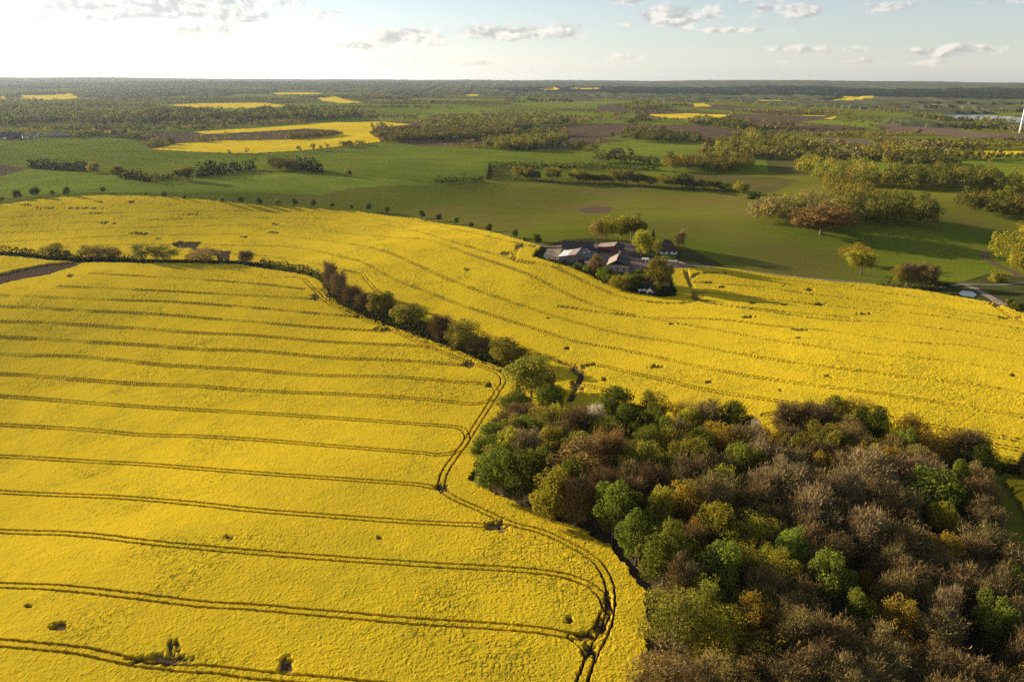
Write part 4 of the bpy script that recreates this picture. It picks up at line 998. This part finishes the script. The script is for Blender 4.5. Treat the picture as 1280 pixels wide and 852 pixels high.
# ------------------------------------------------------------------ hedges (one thing each) and woods that read as one mass
def hedge(pts, width, height, label, m='hedge', dens=7.0, step=0.0, group=None):
    P = np.array([at(*p) for p in catmull(pts, 6)])
    seg = np.linalg.norm(np.diff(P, axis=0), axis=1); cum = np.concatenate([[0], np.cumsum(seg)])
    n = int(min(12000, cum[-1] * dens * 1.4)); rnd = np.random.default_rng(len(pts) * 77 + int(pts[0][0]))
    s = rnd.random(n) * cum[-1]; x = np.interp(s, cum, P[:, 0]); y = np.interp(s, cum, P[:, 1])
    hh = height * 1.3 * (.6 + .75 * vnoise(s / 5, s * 0, 9)) ; ww = width * (.7 + .6 * vnoise(s / 4, s * 0 + 4, 10))
    th = rnd.uniform(0, math.pi, n)
    q = np.array([x + ww * .5 * np.cos(th) * rnd.uniform(.4, 1, n), y + ww * .5 * np.cos(th) * rnd.uniform(-1, 1, n), hgt(x, y) + hh * (np.sin(th) * rnd.uniform(.2, 1, n))]).T
    d = np.stack([np.cos(th), np.cos(th) * .3, np.sin(th)], 1)
    v, f, ti = leaf_quads(q, d, np.full(n, max(.9, height * .26)), np.clip(rnd.normal(.5, .22, n), 0, 1), rnd, .6)
    o0 = np.array([x[0], y[0], 0])
    tag(link('hedge', mesh_np('hedge', v, f, mats=[M[m]], fattr={'tint': ti})), label, 'hedge', group)


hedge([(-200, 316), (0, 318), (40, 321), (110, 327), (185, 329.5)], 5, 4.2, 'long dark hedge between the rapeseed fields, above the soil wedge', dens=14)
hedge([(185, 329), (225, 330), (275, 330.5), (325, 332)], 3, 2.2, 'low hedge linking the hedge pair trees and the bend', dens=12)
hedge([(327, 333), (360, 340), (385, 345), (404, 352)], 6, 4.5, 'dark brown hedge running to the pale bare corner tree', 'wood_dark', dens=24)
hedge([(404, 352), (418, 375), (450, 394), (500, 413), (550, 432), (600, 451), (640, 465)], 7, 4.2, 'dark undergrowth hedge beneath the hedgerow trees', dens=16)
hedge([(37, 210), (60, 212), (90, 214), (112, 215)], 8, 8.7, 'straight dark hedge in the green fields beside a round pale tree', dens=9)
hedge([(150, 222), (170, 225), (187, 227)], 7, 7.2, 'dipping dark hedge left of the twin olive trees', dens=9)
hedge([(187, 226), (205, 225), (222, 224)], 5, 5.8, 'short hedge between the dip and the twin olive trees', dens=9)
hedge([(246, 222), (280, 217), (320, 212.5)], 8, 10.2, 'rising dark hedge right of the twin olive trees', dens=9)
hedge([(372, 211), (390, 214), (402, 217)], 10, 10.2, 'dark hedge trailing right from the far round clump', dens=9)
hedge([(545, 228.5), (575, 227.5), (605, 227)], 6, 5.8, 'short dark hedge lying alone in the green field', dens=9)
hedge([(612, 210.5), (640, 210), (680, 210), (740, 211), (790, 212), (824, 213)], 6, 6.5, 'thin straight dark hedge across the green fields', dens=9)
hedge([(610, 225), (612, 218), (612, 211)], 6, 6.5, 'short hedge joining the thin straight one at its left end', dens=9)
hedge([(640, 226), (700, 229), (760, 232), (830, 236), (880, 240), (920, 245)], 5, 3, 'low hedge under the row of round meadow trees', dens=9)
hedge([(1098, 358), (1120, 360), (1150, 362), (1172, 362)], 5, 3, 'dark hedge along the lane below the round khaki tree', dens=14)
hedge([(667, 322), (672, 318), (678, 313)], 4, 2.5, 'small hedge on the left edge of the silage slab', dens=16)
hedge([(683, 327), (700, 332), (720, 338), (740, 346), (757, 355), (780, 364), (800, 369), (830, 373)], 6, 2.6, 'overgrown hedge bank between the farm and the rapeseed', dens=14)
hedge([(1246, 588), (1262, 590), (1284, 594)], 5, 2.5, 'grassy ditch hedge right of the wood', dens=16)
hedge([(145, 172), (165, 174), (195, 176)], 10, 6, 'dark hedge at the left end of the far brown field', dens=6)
hedge([(1010, 300), (1100, 299), (1165, 296)][:0] or [(885, 357), (886, 356)], .5, .3, 'tuft of weeds in the far rapeseed', dens=9)


def proto_cloud(rnd, nq, size, lobes=13):
    p, d, tone = crown_points(rnd, nq, lobes, 1.0, 1.0, 0.0, .2, -.8)
    return p, d, tone


def wood(pts, spacing, h, r, mats_w, label, nq=150, size=1.5, cap=900, name='wood', lead=None, seed=1, cat='wood', shrink=1.0):
    """a copse: every tree its own cloud of leaf clumps on its own trunk, gathered in one mass"""
    P = poly(pts); rnd = np.random.default_rng(seed); rr_ = random.Random(seed)
    bb0, bb1 = P.min(0), P.max(0); pts_ = []
    area = 0.5 * abs(np.dot(P[:, 0], np.roll(P[:, 1], 1)) - np.dot(P[:, 1], np.roll(P[:, 0], 1)))
    want = int(min(cap, max(4, area / spacing ** 2 / .72)))
    cand = rnd.uniform(bb0, bb1, (want * 40, 2)); cand = cand[inside(P, cand[:, 0], cand[:, 1])]
    for c in cand:
        if len(pts_) >= want: break
        if not pts_ or np.min(np.hypot(*(np.array(pts_[-600:]) - c).T)) > spacing * .72: pts_.append(c)
    Vs, Ts, Mi, k0 = [], [], [], 0
    for c in pts_:
        hh = h * rr_.uniform(.95, 1.5); rc = r * rr_.uniform(.85, 1.4)
        p, d, tone = proto_cloud(rnd, nq, size)
        q = p * np.array([rc, rc, hh * .43]) + np.array([c[0], c[1], float(hgt(c[0], c[1])) + hh * .58])
        v, f, ti = leaf_quads(q, d, np.full(nq, size * 1.15), np.clip(.5 + tone * .6 + rr_.uniform(-.25, .25) + rnd.normal(0, .05, nq), 0, 1), rnd, .22)
        Vs.append(v); Ts.append(ti); Mi.append(np.full(nq, rr_.choices(range(len(mats_w)), [w_ for _, w_ in mats_w])[0]))
        tv, tf = tube([(c[0], c[1], float(hgt(*c)) - .5), (c[0], c[1], float(hgt(*c)) + hh * .6)], [.35, .2], 4)
    V = np.concatenate(Vs); n = len(V) // 4
    me = mesh_np(name, V, np.arange(4 * n).reshape(-1, 4), mats=[M[a] for a, _ in mats_w], fattr={'tint': np.concatenate(Ts)}, midx=np.concatenate(Mi))
    return tag(link(name, me), label, cat, None, 'stuff')


OLV = [('wood_olive', 4), ('wood_mix', 3), ('yellowgreen', 1)]; DRK = [('wood_dark', 4), ('wood_mix', 3), ('wood_brown', 1)]; BRN = [('wood_brown', 4), ('wood_olive', 3), ('wood_mix', 1)]
wood([(335, 211), (350, 209), (372, 213), (366, 217), (345, 215)], 8, 12, 5.5, DRK, 'dark round clump of trees in the green fields', 500, .8, 40)
wood([(822, 214), (850, 207), (895, 203), (938, 206), (940, 217), (900, 217), (860, 216)], 9, 15, 6, OLV, 'large rounded olive copse in the middle of the meadows', 520, .95, 90, seed=2)
wood([(893, 189), (930, 180), (975, 178), (1003, 190), (998, 199), (950, 196), (900, 193)], 10, 16, 6.5, [('wood_olive', 3), ('wood_mix', 4), ('yellowgreen', 1)], 'copse behind the large rounded one', 380, 1.15, 90, seed=3)
wood([(784, 174), (820, 170), (876, 175), (878, 181), (830, 180), (790, 178)], 10, 14, 6, DRK, 'dark long copse above the bright green field', 200, 1.6, 90, seed=4)
wood([(888, 158), (905, 154), (930, 156), (930, 164), (900, 164)], 10, 15, 7, [('darkgreen', 3), ('wood_mix', 3)], 'small green copse at the end of the yellow strip', 160, 1.9, 60, seed=5)
wood([(856, 153), (885, 150), (890, 156), (860, 157)], 11, 12, 6, BRN, 'low brown copse under the yellow strip', 110, 2.2, 60, seed=6)
wood([(773, 136), (800, 129), (828, 133), (826, 138), (780, 138)], 14, 16, 8, [('wood_mix', 3), ('wood_olive', 2)], 'round green copse far off amid brown fields', 90, 3.2, 120, seed=7)
wood([(606, 188), (620, 181), (660, 178), (705, 176), (712, 180), (682, 186), (676, 189.5), (640, 189)], 10, 14, 6, [('wood_olive', 3), ('wood_brown', 2), ('wood_mix', 2)], 'olive brown wood left of the ploughed strip', 180, 1.8, 160, seed=8)
wood([(466, 174), (500, 171), (560, 167), (640, 166), (650, 172), (604, 173), (604, 176), (540, 176.5), (490, 179)], 9, 12, 6, [('wood_olive', 4), ('wood_brown', 3), ('wood_mix', 1)], 'wide olive wood right of the bent yellow field', 150, 2.0, 320, seed=9)
wood([(530, 158), (560, 152), (600, 148), (700, 146), (700, 155), (640, 163), (560, 165), (530, 165)], 15, 14, 8, [('wood_olive', 2), ('wood_brown', 4), ('wood_mix', 2)], 'far brownish wood spreading behind the wide olive one', 70, 3.4, 420, seed=10)
wood([(-60, 158), (0, 156), (160, 152), (160, 147), (80, 138), (0, 135), (-60, 137)], 16, 16, 8.5, DRK, 'dark long wood behind the hamlet on the left', 70, 3.6, 420, seed=11)
wood([(162, 154), (230, 155), (290, 154.5), (288, 148), (230, 142), (190, 144)], 15, 17, 8.5, DRK, 'dark wood above the upper yellow strip', 80, 3.4, 260, seed=12)
wood([(290, 155), (320, 153.5), (440, 151), (445, 146), (380, 141), (320, 142), (290, 147)], 15, 17, 8.5, [('wood_dark', 4), ('darkgreen', 1), ('wood_olive', 1)], 'dark belt of trees just behind the bent yellow field', 80, 3.4, 300, seed=13)
wood([(744, 200), (770, 201), (800, 203), (820, 205), (818, 206), (770, 204), (744, 202)], 9, 9, 5, DRK, 'thin tree belt along the bright green field', 120, 1.4, 30, seed=14)
wood([(996, 214), (1008, 205), (1024, 210), (1020, 218), (1000, 218)], 9, 13, 6, [('yellowgreen', 2), ('wood_olive', 3)], 'small yellow-green copse beside the olive stubble', 200, 1.5, 40, seed=15)
wood([(1010, 228), (1040, 216), (1085, 215), (1092, 228), (1080, 236), (1040, 234)], 10, 15, 6.5, [('wood_olive', 4), ('golden', 1), ('wood_mix', 2)], 'olive wood with golden crowns right of the stubble', 420, 1.0, 90, seed=16)
wood([(1032, 240), (1050, 238), (1085, 246), (1086, 256), (1060, 252), (1040, 246)], 9, 12, 5.5, [('yellowgreen', 2), ('wood_olive', 4)], 'line of yellow-green trees stepping down to the copse', 480, .9, 50, seed=17)
wood([(1088, 238), (1110, 226), (1180, 220), (1250, 232), (1252, 242), (1200, 240), (1130, 238)], 10, 15, 6.5, [('wood_olive', 3), ('wood_dark', 3), ('wood_mix', 3)], 'long dark wood on the right behind the green field', 420, 1.05, 130, seed=18)
wood([(1252, 242), (1262, 230), (1300, 228), (1360, 236), (1360, 250), (1290, 250)], 10, 14, 6.5, [('yellowgreen', 2), ('green', 2), ('wood_olive', 2)], 'fresh green wood cut by the right picture side', 420, 1.05, 60, seed=19)
wood([(1192, 267), (1210, 256), (1250, 258), (1290, 262), (1360, 268), (1360, 282), (1290, 277), (1230, 271)], 9, 14, 6, [('wood_olive', 3), ('wood_mix', 3), ('green', 1)], 'rounded olive copse on the right above the meadow shadow', 520, .9, 70, seed=20)
wood([(938, 276), (960, 266), (1000, 262), (1040, 262), (1046, 276), (1000, 280), (960, 280)], 8.5, 12, 5.5, [('wood_brown', 4), ('khaki', 2), ('wood_olive', 1)], 'pale brown left part of the middle copse', 520, .8, 80, seed=21)
wood([(1046, 284), (1050, 270), (1090, 266), (1150, 270), (1166, 280), (1160, 287), (1100, 285)], 8.5, 15, 6, [('wood_olive', 2), ('wood_dark', 4), ('wood_mix', 3)], 'dark green right part of the middle copse', 560, .85, 90, seed=22)
wood([(1236, 340), (1248, 322), (1270, 310), (1320, 300), (1400, 310), (1400, 350), (1290, 350), (1262, 346)], 9, 16, 6.5, [('yellowgreen', 3), ('wood_olive', 4), ('golden', 1)], 'tall yellow-green trees massed at the right above the pond', 900, .75, 60, seed=23)
wood([(1120, 200), (1180, 204), (1200, 208), (1150, 208), (1110, 204)], 10, 10, 5.5, DRK, 'dark thicket above the long dark wood', 120, 1.7, 60, seed=24)
wood([(1070, 198), (1090, 192), (1150, 190), (1160, 198), (1110, 203)], 12, 13, 6.5, [('wood_olive', 4), ('golden', 1), ('wood_brown', 1)], 'golden olive grove right of the far copse', 120, 2.0, 80, seed=25)
wood([(87, 173), (100, 168), (130, 165), (155, 161), (156, 167), (125, 172)], 12, 9, 6, [('wood_brown', 2), ('wood_dark', 3), ('khaki', 1)], 'garden trees and thickets of the far left hamlet', 90, 1.9, 60, seed=26)
wood([(360, 173), (380, 171.5), (420, 168.5), (428, 170), (400, 173.5), (365, 175.5)], 10, 9, 5, [('wood_olive', 3), ('wood_brown', 2)], 'brown thicket in the crook of the bent yellow field', 110, 1.7, 60, seed=27)

# far hedges and scattered trees: too many and too small to count
rnd = np.random.default_rng(91)
LN = []
LH = []
for k in range(460):
    py = 108 + 92 * rnd.random() ** 1.5; px = rnd.uniform(-60, 1340)
    a = at(px, py); ang_ = rnd.choice([0.1, 0.1, -0.15, 1.2]) + rnd.normal(0, .2); ln = rnd.uniform(60, 330) * (1 + a[1] / 3500)
    n = int(ln / rnd.uniform(4.5, 11)) + 1
    t = rnd.random(n)[:, None]
    LH.append(np.tile([[rnd.uniform(5, 15), rnd.uniform(-.3, .3), rnd.choice([0, 0, 0, 1, 1, 1, 2, 2])]], (n, 1)))
    LN.append(a + (t - .5) * ln * np.array([math.cos(ang_), math.sin(ang_)]) + rnd.normal(0, 6, (n, 2)))
LN = np.concatenate(LN); LH = np.concatenate(LH)
Dk = np.hypot(LN[:, 0], LN[:, 1]); LH = LH[(Dk > 1120) & (Dk < 9000)]; LN = LN[(Dk > 1120) & (Dk < 9000)]
keepm = np.ones(len(LN), bool)
for (mname, hh, pts) in POLYS:
    if mname in ('crop', 'water', 'plough', 'plough_pale', 'meadow_bright', 'meadow_green'): keepm &= ~inside(poly(pts), LN[:, 0], LN[:, 1])
LN = LN[keepm]; LH = LH[keepm]
nq = 34; Vs, Ts, Mi = [], [], []
for c, (lh, lt, lm) in zip(LN, LH):
    hh = lh * random.uniform(.75, 1.3); rc = hh * random.uniform(.35, .6)
    p, d, tone = proto_cloud(rnd, nq, 3.0, 5)
    q = p * np.array([rc, rc, hh * .48]) + np.array([c[0], c[1], float(hgt(c[0], c[1])) + hh * .48])
    v, f, ti = leaf_quads(q, d, np.full(nq, hh * .24), np.clip(.55 + tone * .6 + lt + random.uniform(-.12, .12), 0, 1) + np.zeros(nq), rnd, .22)
    Vs.append(v); Ts.append(ti); Mi.append(np.full(nq, int(lm)))
V_ = np.concatenate(Vs); n = len(V_) // 4
tag(link('distant_trees', mesh_np('distant_trees', V_, np.arange(4 * n).reshape(-1, 4), mats=[M['wood_olive'], M['wood_brown'], M['wood_dark']], fattr={'tint': np.concatenate(Ts)}, midx=np.concatenate(Mi))),
    'far hedges and scattered trees dotted between the distant fields', 'trees', None, 'stuff')
print('distant trees', len(LN))


# ------------------------------------------------------------------ buildings
def box_np(x0, x1, y0, y1, z0, z1):
    V = np.array([[x, y, z] for z in (z0, z1) for y in (y0, y1) for x in (x0, x1)], float)
    return V, np.array([[0, 2, 3, 1], [4, 5, 7, 6], [0, 1, 5, 4], [2, 6, 7, 3], [0, 4, 6, 2], [1, 3, 7, 5]])


def slab_np(a, b, c, d, th=.2):
    P = np.array([a, b, c, d], float); n = np.cross(P[1] - P[0], P[3] - P[0]); n /= np.linalg.norm(n)
    if n[2] < 0: n = -n
    V = np.concatenate([P, P + n * th]); return V, np.array([[3, 2, 1, 0], [4, 5, 6, 7], [0, 1, 5, 4], [1, 2, 6, 5], [2, 3, 7, 6], [3, 0, 4, 7]])


def part(name, parent, shapes, m, label=None):
    v, f = join_np(shapes if isinstance(shapes, list) else [shapes])
    o = link(name, mesh_np(name, v, f, mats=[m]), parent)
    if label: o['label'] = label
    return o


def house(name, label, cat, pl, pr, depth, wall, rise, ridge, roof, wallm, group=None, left=None, frac=.5, windows=0, doors=(), gable=None, hip=0.0, ov=.5, left_split=None, skylights=0, chimney=None, wz=1.0):
    a, b = at(*pl), at(*pr); W = float(np.linalg.norm(b - a)); rz = math.atan2(b[1] - a[1], b[0] - a[0])
    z = min(float(hgt(*a)), float(hgt(*b)))
    e = empty(name, (a[0], a[1], z), rz, label=label, cat=cat, group=group)
    part('wall', e, box_np(0, W, 0, depth, -1, wall), M[wallm])
    zr = wall + rise
    if ridge == 'across':          # ridge runs away from the viewer
        m_ = W * frac
        tri = lambda y0, y1: (np.array([[0, y0, wall], [W, y0, wall], [m_, y0, zr - .02], [0, y1, wall], [W, y1, wall], [m_, y1, zr - .02]]), np.array([[0, 1, 2, 2], [3, 5, 4, 4], [0, 2, 5, 3], [1, 4, 5, 2], [0, 3, 4, 1]]))
        gv, gf = tri(.02, depth - .02)
        me = mesh_np('gable', gv, gf[2:], gf[:2, :3], mats=[M[gable or wallm]]); link('gable', me, e)
        sl, sr = rise / m_, rise / (W - m_)
        L0, L1 = (-ov, wall - sl * ov), (m_, zr)
        Lm = left or roof
        if left_split:
            q = left_split[0]
            ym = depth * q
            xm = L0[0] + (L1[0] - L0[0]) * q; zm = L0[1] + (L1[1] - L0[1]) * q
            part('roof', e, slab_np((L0[0], -ov, L0[1]), (xm, -ov, zm), (xm, depth + ov, zm), (L0[0], depth + ov, L0[1])), M[left_split[1]], 'white lower half of the left roof slope')
            part('roof', e, slab_np((xm, -ov, zm), (L1[0], -ov, L1[1]), (L1[0], depth + ov, L1[1]), (xm, depth + ov, zm)), M[left_split[2]], 'tan upper half of the left roof slope')
        else:
            part('roof', e, slab_np((L0[0], -ov, L0[1]), (L1[0], -ov, L1[1]), (L1[0], depth + ov, L1[1]), (L0[0], depth + ov, L0[1])), M[Lm])
        rr = part('roof', e, slab_np((m_ + .003, -ov, zr), (W + ov, -ov, wall - sr * ov), (W + ov, depth + ov, wall - sr * ov), (m_ + .003, depth + ov, zr)), M[roof])
        for k in range(skylights):
            x0 = m_ + (W - m_) * (.3 + .22 * (k % 2)); y0 = depth * (.3 + .18 * k)
            zf = lambda x: zr - sr * (x - m_) + .24
            part('skylight', rr, slab_np((x0, y0, zf(x0)), (x0 + 1.3, y0, zf(x0 + 1.3)), (x0 + 1.3, y0 + 1.6, zf(x0 + 1.3)), (x0, y0 + 1.6, zf(x0)), .06), M['trim'])
        rf = rr
    else:
        hy = depth / 2; s = rise / hy; hx = hip * hy
        f0, f1 = (-ov, wall - s * ov), (hy, zr)
        part_shapes = [slab_np((-ov, -ov, f0[1]), (W + ov, -ov, f0[1]), (W - hx if hip else W + ov, hy, zr), (hx if hip else -ov, hy, zr)),
                       slab_np((W + ov, depth + ov, f0[1]), (-ov, depth + ov, f0[1]), (hx if hip else -ov, hy + .004, zr), (W - hx if hip else W + ov, hy + .004, zr))]
        if hip:
            for sx0, sx1 in ((-ov, hx), (W + ov, W - hx)):
                v = np.array([[sx0, -ov, f0[1] + .02], [sx0, depth + ov, f0[1] + .02], [sx1, hy, zr + .18], [sx1 + (0.3 if sx1 < W / 2 else -.3), hy, zr - .1]])
                part_shapes.append((v, np.array([[0, 1, 2, 2]])) if False else (np.concatenate([v[:3], v[:3] - [0, 0, .15]]), np.array([[0, 1, 2, 2], [3, 5, 4, 4], [0, 3, 4, 1]])))
        v, f = join_np(part_shapes)
        tri3 = np.array([q[:3] for q in f if q[2] == q[3]], int).reshape(-1, 3); q4 = np.array([q for q in f if q[2] != q[3]])
        rf = link('roof', mesh_np('roof', v, q4, tri3 if len(tri3) else None, mats=[M[roof]]), e)
        if not hip:
            gv = np.array([[.02, 0, wall], [.02, depth, wall], [.02, hy, zr - .02], [W - .02, 0, wall], [W - .02, depth, wall], [W - .02, hy, zr - .02]])
            link('gable', mesh_np('gable', gv, [[0, 2, 5, 3], [1, 4, 5, 2], [0, 3, 4, 1]], [[0, 1, 2], [3, 5, 4]], mats=[M[gable or wallm]]), e)
    for k in range(windows):
        x0 = W * (k + .6) / (windows + .2) - .6
        wn = part('window', e, box_np(x0, x0 + 1.3, -.08, .1, wz, wz + 1.4), M['trim']); part('pane', wn, box_np(x0 + .1, x0 + 1.2, -.10, -.02, wz + .1, wz + 1.3), M['glass'])
    for (x0, wd, hd, dm) in doors:
        dr = part('door', e, box_np(x0 * W, x0 * W + wd, -.09, .1, -.3, hd), M[dm])
    if chimney: part('chimney', rf, box_np(W * chimney - .45, W * chimney + .45, depth * .45, depth * .45 + .9, wall + rise * .5, zr + 1.1), M['wall_brick'])
    return e


house('barn', 'long barn with a dark brown roof at the back of the farm', 'barn', (703, 317), (741, 318), 10.5, 3.6, 3.0, 'along', 'roof_dark', 'wall_grey', doors=[(.1, 3.5, 3, 'timber')])
house('barn', 'big barn with a half white, half tan left roof slope', 'barn', (698.5, 328.8), (739, 331.6), 27, 3.9, 1.7, 'across', 'roof_slate', 'wall_grey', left='roof_tan', left_split=(.52, 'roof_white', 'roof_tan'), skylights=3, doors=[(.62, 3.6, 3.2, 'timber'), (.12, 2.2, 2.4, 'timber')], windows=0, ov=.4, frac=.52)  # white and tan are its own; the dark right slope has shade painted in
house('farm_shed', 'low red brick shed with a pale sloping roof behind the yard', 'shed', (747, 314.5), (777, 318), 12, 3.2, 1.5, 'across', 'roof_slate', 'wall_brick', left='roof_tan', frac=.68, doors=[(.3, 2.6, 2.5, 'timber'), (.86, 1.6, 2.2, 'trim')])  # pale left slope: sunlight put into the roof colour
house('farmhouse', 'cream-walled farmhouse with a dark gable and a lit tan left roof', 'house', (759.5, 338.5), (784.5, 340.5), 17, 3.9, 2.7, 'across', 'roof_dark', 'wall_cream', left='roof_tan', gable='timber', windows=3, doors=[(.02, 1.1, 2.1, 'trim')], chimney=.5, ov=.7, frac=.42)  # tan left and dark right slope paint sun and shade onto one roof
house('farmhouse', 'house with a dark red hipped roof right of the farmyard', 'house', (826, 317.5), (846.5, 318.5), 10, 2.8, 5.4, 'along', 'roof_red', 'wall_white', hip=.7, windows=3, doors=[(.45, 1.1, 2.1, 'timber')], chimney=.35, ov=.6)
house('garden_shed', 'tiny shed with a pale flat roof beside the yard tree', 'shed', (803, 328.4), (810, 329), 3.5, 2.2, .5, 'along', 'roof_white', 'timber', doors=[(.4, .9, 1.9, 'trim')])
house('garden_shed', 'small white gabled shed with one dark window at the field edge', 'shed', (807.5, 369.2), (816, 370), 7, 2.6, 1.5, 'across', 'roof_dark', 'wall_white', windows=1, ov=.15)
house('garden_shed', 'dark timber shed behind the small white gabled one', 'shed', (805, 364.5), (820, 365.5), 8, 2.8, 2.4, 'along', 'roof_dark', 'timber', doors=[(.3, 1.2, 2, 'timber')])
house('garden_shed', 'little white lean-to against the front of the big barn', 'shed', (731.5, 332.3), (735.5, 332.6), 1.8, 2.0, .5, 'along', 'roof_white', 'timber', doors=[(.2, 1.2, 1.7, 'timber')])
# far hamlet on the left
house('barn', 'far dark-roofed barn at the left picture side', 'barn', (1, 174.5), (27, 173.8), 18, 4.5, 7, 'along', 'roof_slate', 'wall_brick', doors=[(.12, 5, 4, 'trim')])
house('barn', 'far white-walled shed right of the dark-roofed barn', 'shed', (29, 173.2), (46, 172.6), 14, 4, 3, 'along', 'roof_tan', 'wall_cream', doors=[(.5, 4, 3, 'timber')])
house('greenhouse', 'far long low building with a pale roof, right of the white-walled shed', 'shed', (58, 172.3), (84, 171.6), 16, 3.5, 4, 'along', 'roof_tan', 'wall_grey', doors=[(.2, 4, 3, 'timber')])
house('cottage', 'far small white-gabled cottage behind the white shed', 'house', (46, 171), (51, 170.6), 10, 4.5, 4, 'across', 'roof_red', 'wall_white', windows=1)

# white canopy beside the white shed
p = at(802.5, 368.6); cn = empty('garden_canopy', (p[0], p[1], float(hgt(*p))), 0.1, label='open white canopy on thin legs left of the white shed', cat='canopy')
part('roof', cn, slab_np((-2, -1.2, 2.5), (2, -1.2, 2.5), (2, 1.2, 2.8), (-2, 1.2, 2.8), .15), M['trim'])
for sx in (-1.85, 1.85):
    for sy in (-1.05, 1.05): part('leg', cn, box_np(sx - .06, sx + .06, sy - .06, sy + .06, -.2, 2.48), M['trim'])
# car in the yard
p = at(744.5, 319.6); car = empty('parked_car', (p[0], p[1], float(hgt(*p)) + .1), 0.15, label='silver grey car parked between the barns', cat='car')
prof = [(-2.1, .35), (-2.15, .75), (-1.9, .95), (-1.35, 1.0), (-.85, 1.42), (.75, 1.45), (1.35, 1.02), (2.0, .88), (2.15, .6), (2.1, .35)]


def extrude(pr, y0, y1):
    n = len(pr); V = np.array([[x, y0, z] for x, z in pr] + [[x, y1, z] for x, z in pr])
    q = [[i, (i + 1) % n, n + (i + 1) % n, n + i] for i in range(n)]
    t = [[0, i + 1, i] for i in range(1, n - 1)] + [[n, n + i, n + i + 1] for i in range(1, n - 1)]
    return V, q, t


v, q, t = extrude(prof, -.88, .88); link('body', mesh_np('body', v, q, t, mats=[M['metal']]), car)
v, q, t = extrude([(-1.2, 1.02), (-.8, 1.36), (.7, 1.38), (1.2, 1.03)], -.9, .9); link('window', mesh_np('window', v, q, t, mats=[M['glass']]), car)
for sx in (-1.35, 1.35):
    for sy in (-.86, .70):
        cir = [(sx + .33 * math.cos(k * math.pi / 6), .33 + .33 * math.sin(k * math.pi / 6)) for k in range(12)]
        v, q, t = extrude(cir, sy, sy + .2); link('wheel', mesh_np('wheel', v, q, t, mats=[M['tyre']]), car)
# wrapped bales
for (px, py, lab) in ((723.5, 332.6, 'left white wrapped bale in front of the big barn'), (726.5, 333.6, 'right white wrapped bale in front of the big barn')):
    p = at(px, py); cir = [(.65 * math.cos(k * math.pi / 8), .65 + .65 * math.sin(k * math.pi / 8)) for k in range(16)]
    v, q, t = extrude(cir, -.6, .6)
    tag(link('wrapped_bale', mesh_np('wrapped_bale', v, q, t, mats=[M['trim']], smooth=False), None, (p[0], p[1], float(hgt(*p)))), lab, 'bale', 'bales by the barn')

# wind turbine: only the lower tower is inside the frame
gx, gy = at(1272.5, 166); gz = float(hgt(gx, gy))
wt = empty('wind_turbine', (gx, gy, gz), math.radians(-124), label='slim white wind turbine tower at the right picture side', cat='wind turbine')
hz = 84.0
v, f = tube([(0, 3.2, -1), (0, 3.2, hz * .5), (0, 3.2, hz - 1)], [2.2, 1.7, 1.2], 20); link('tower', mesh_np('tower', v, f, mats=[M['turbine']], smooth=True), wt)
part('nacelle', wt, box_np(-1.5, 1.5, .9, 7.5, hz - 1.5, hz + 1.7), M['turbine'])
v, f = tube([(0, -1.2, hz), (0, -.6, hz), (0, .9, hz)], [.3, 1.2, 1.5], 16); link('hub', mesh_np('hub', v, f, mats=[M['turbine']], smooth=True), wt)
for k in range(3):
    an = math.radians(80 + 120 * k)
    ax = np.array([math.cos(an), 0, math.sin(an)]); pr_ = np.array([-math.sin(an), 0, math.cos(an)])
    rows = []
    for s_, ch, th_ in ((.8, .9, .8), (4, 1.3, .7), (9, 2.0, .5), (20, 1.5, .35), (32, 1.0, .2), (41, .35, .1)):
        c0 = np.array([0, -.2, hz]) + ax * s_
        rows += [c0 - pr_ * ch * .9, c0 + np.array([0, -th_, 0]), c0 + pr_ * ch * .7, c0 + np.array([0, th_, 0])]
    f = [[i * 4 + k2, i * 4 + (k2 + 1) % 4, (i + 1) * 4 + (k2 + 1) % 4, (i + 1) * 4 + k2] for i in range(5) for k2 in range(4)]
    link('blade', mesh_np('blade', np.array(rows), f, mats=[M['turbine']], smooth=True), wt)
print('objects', len(bpy.data.objects), 'faces', len(quads))
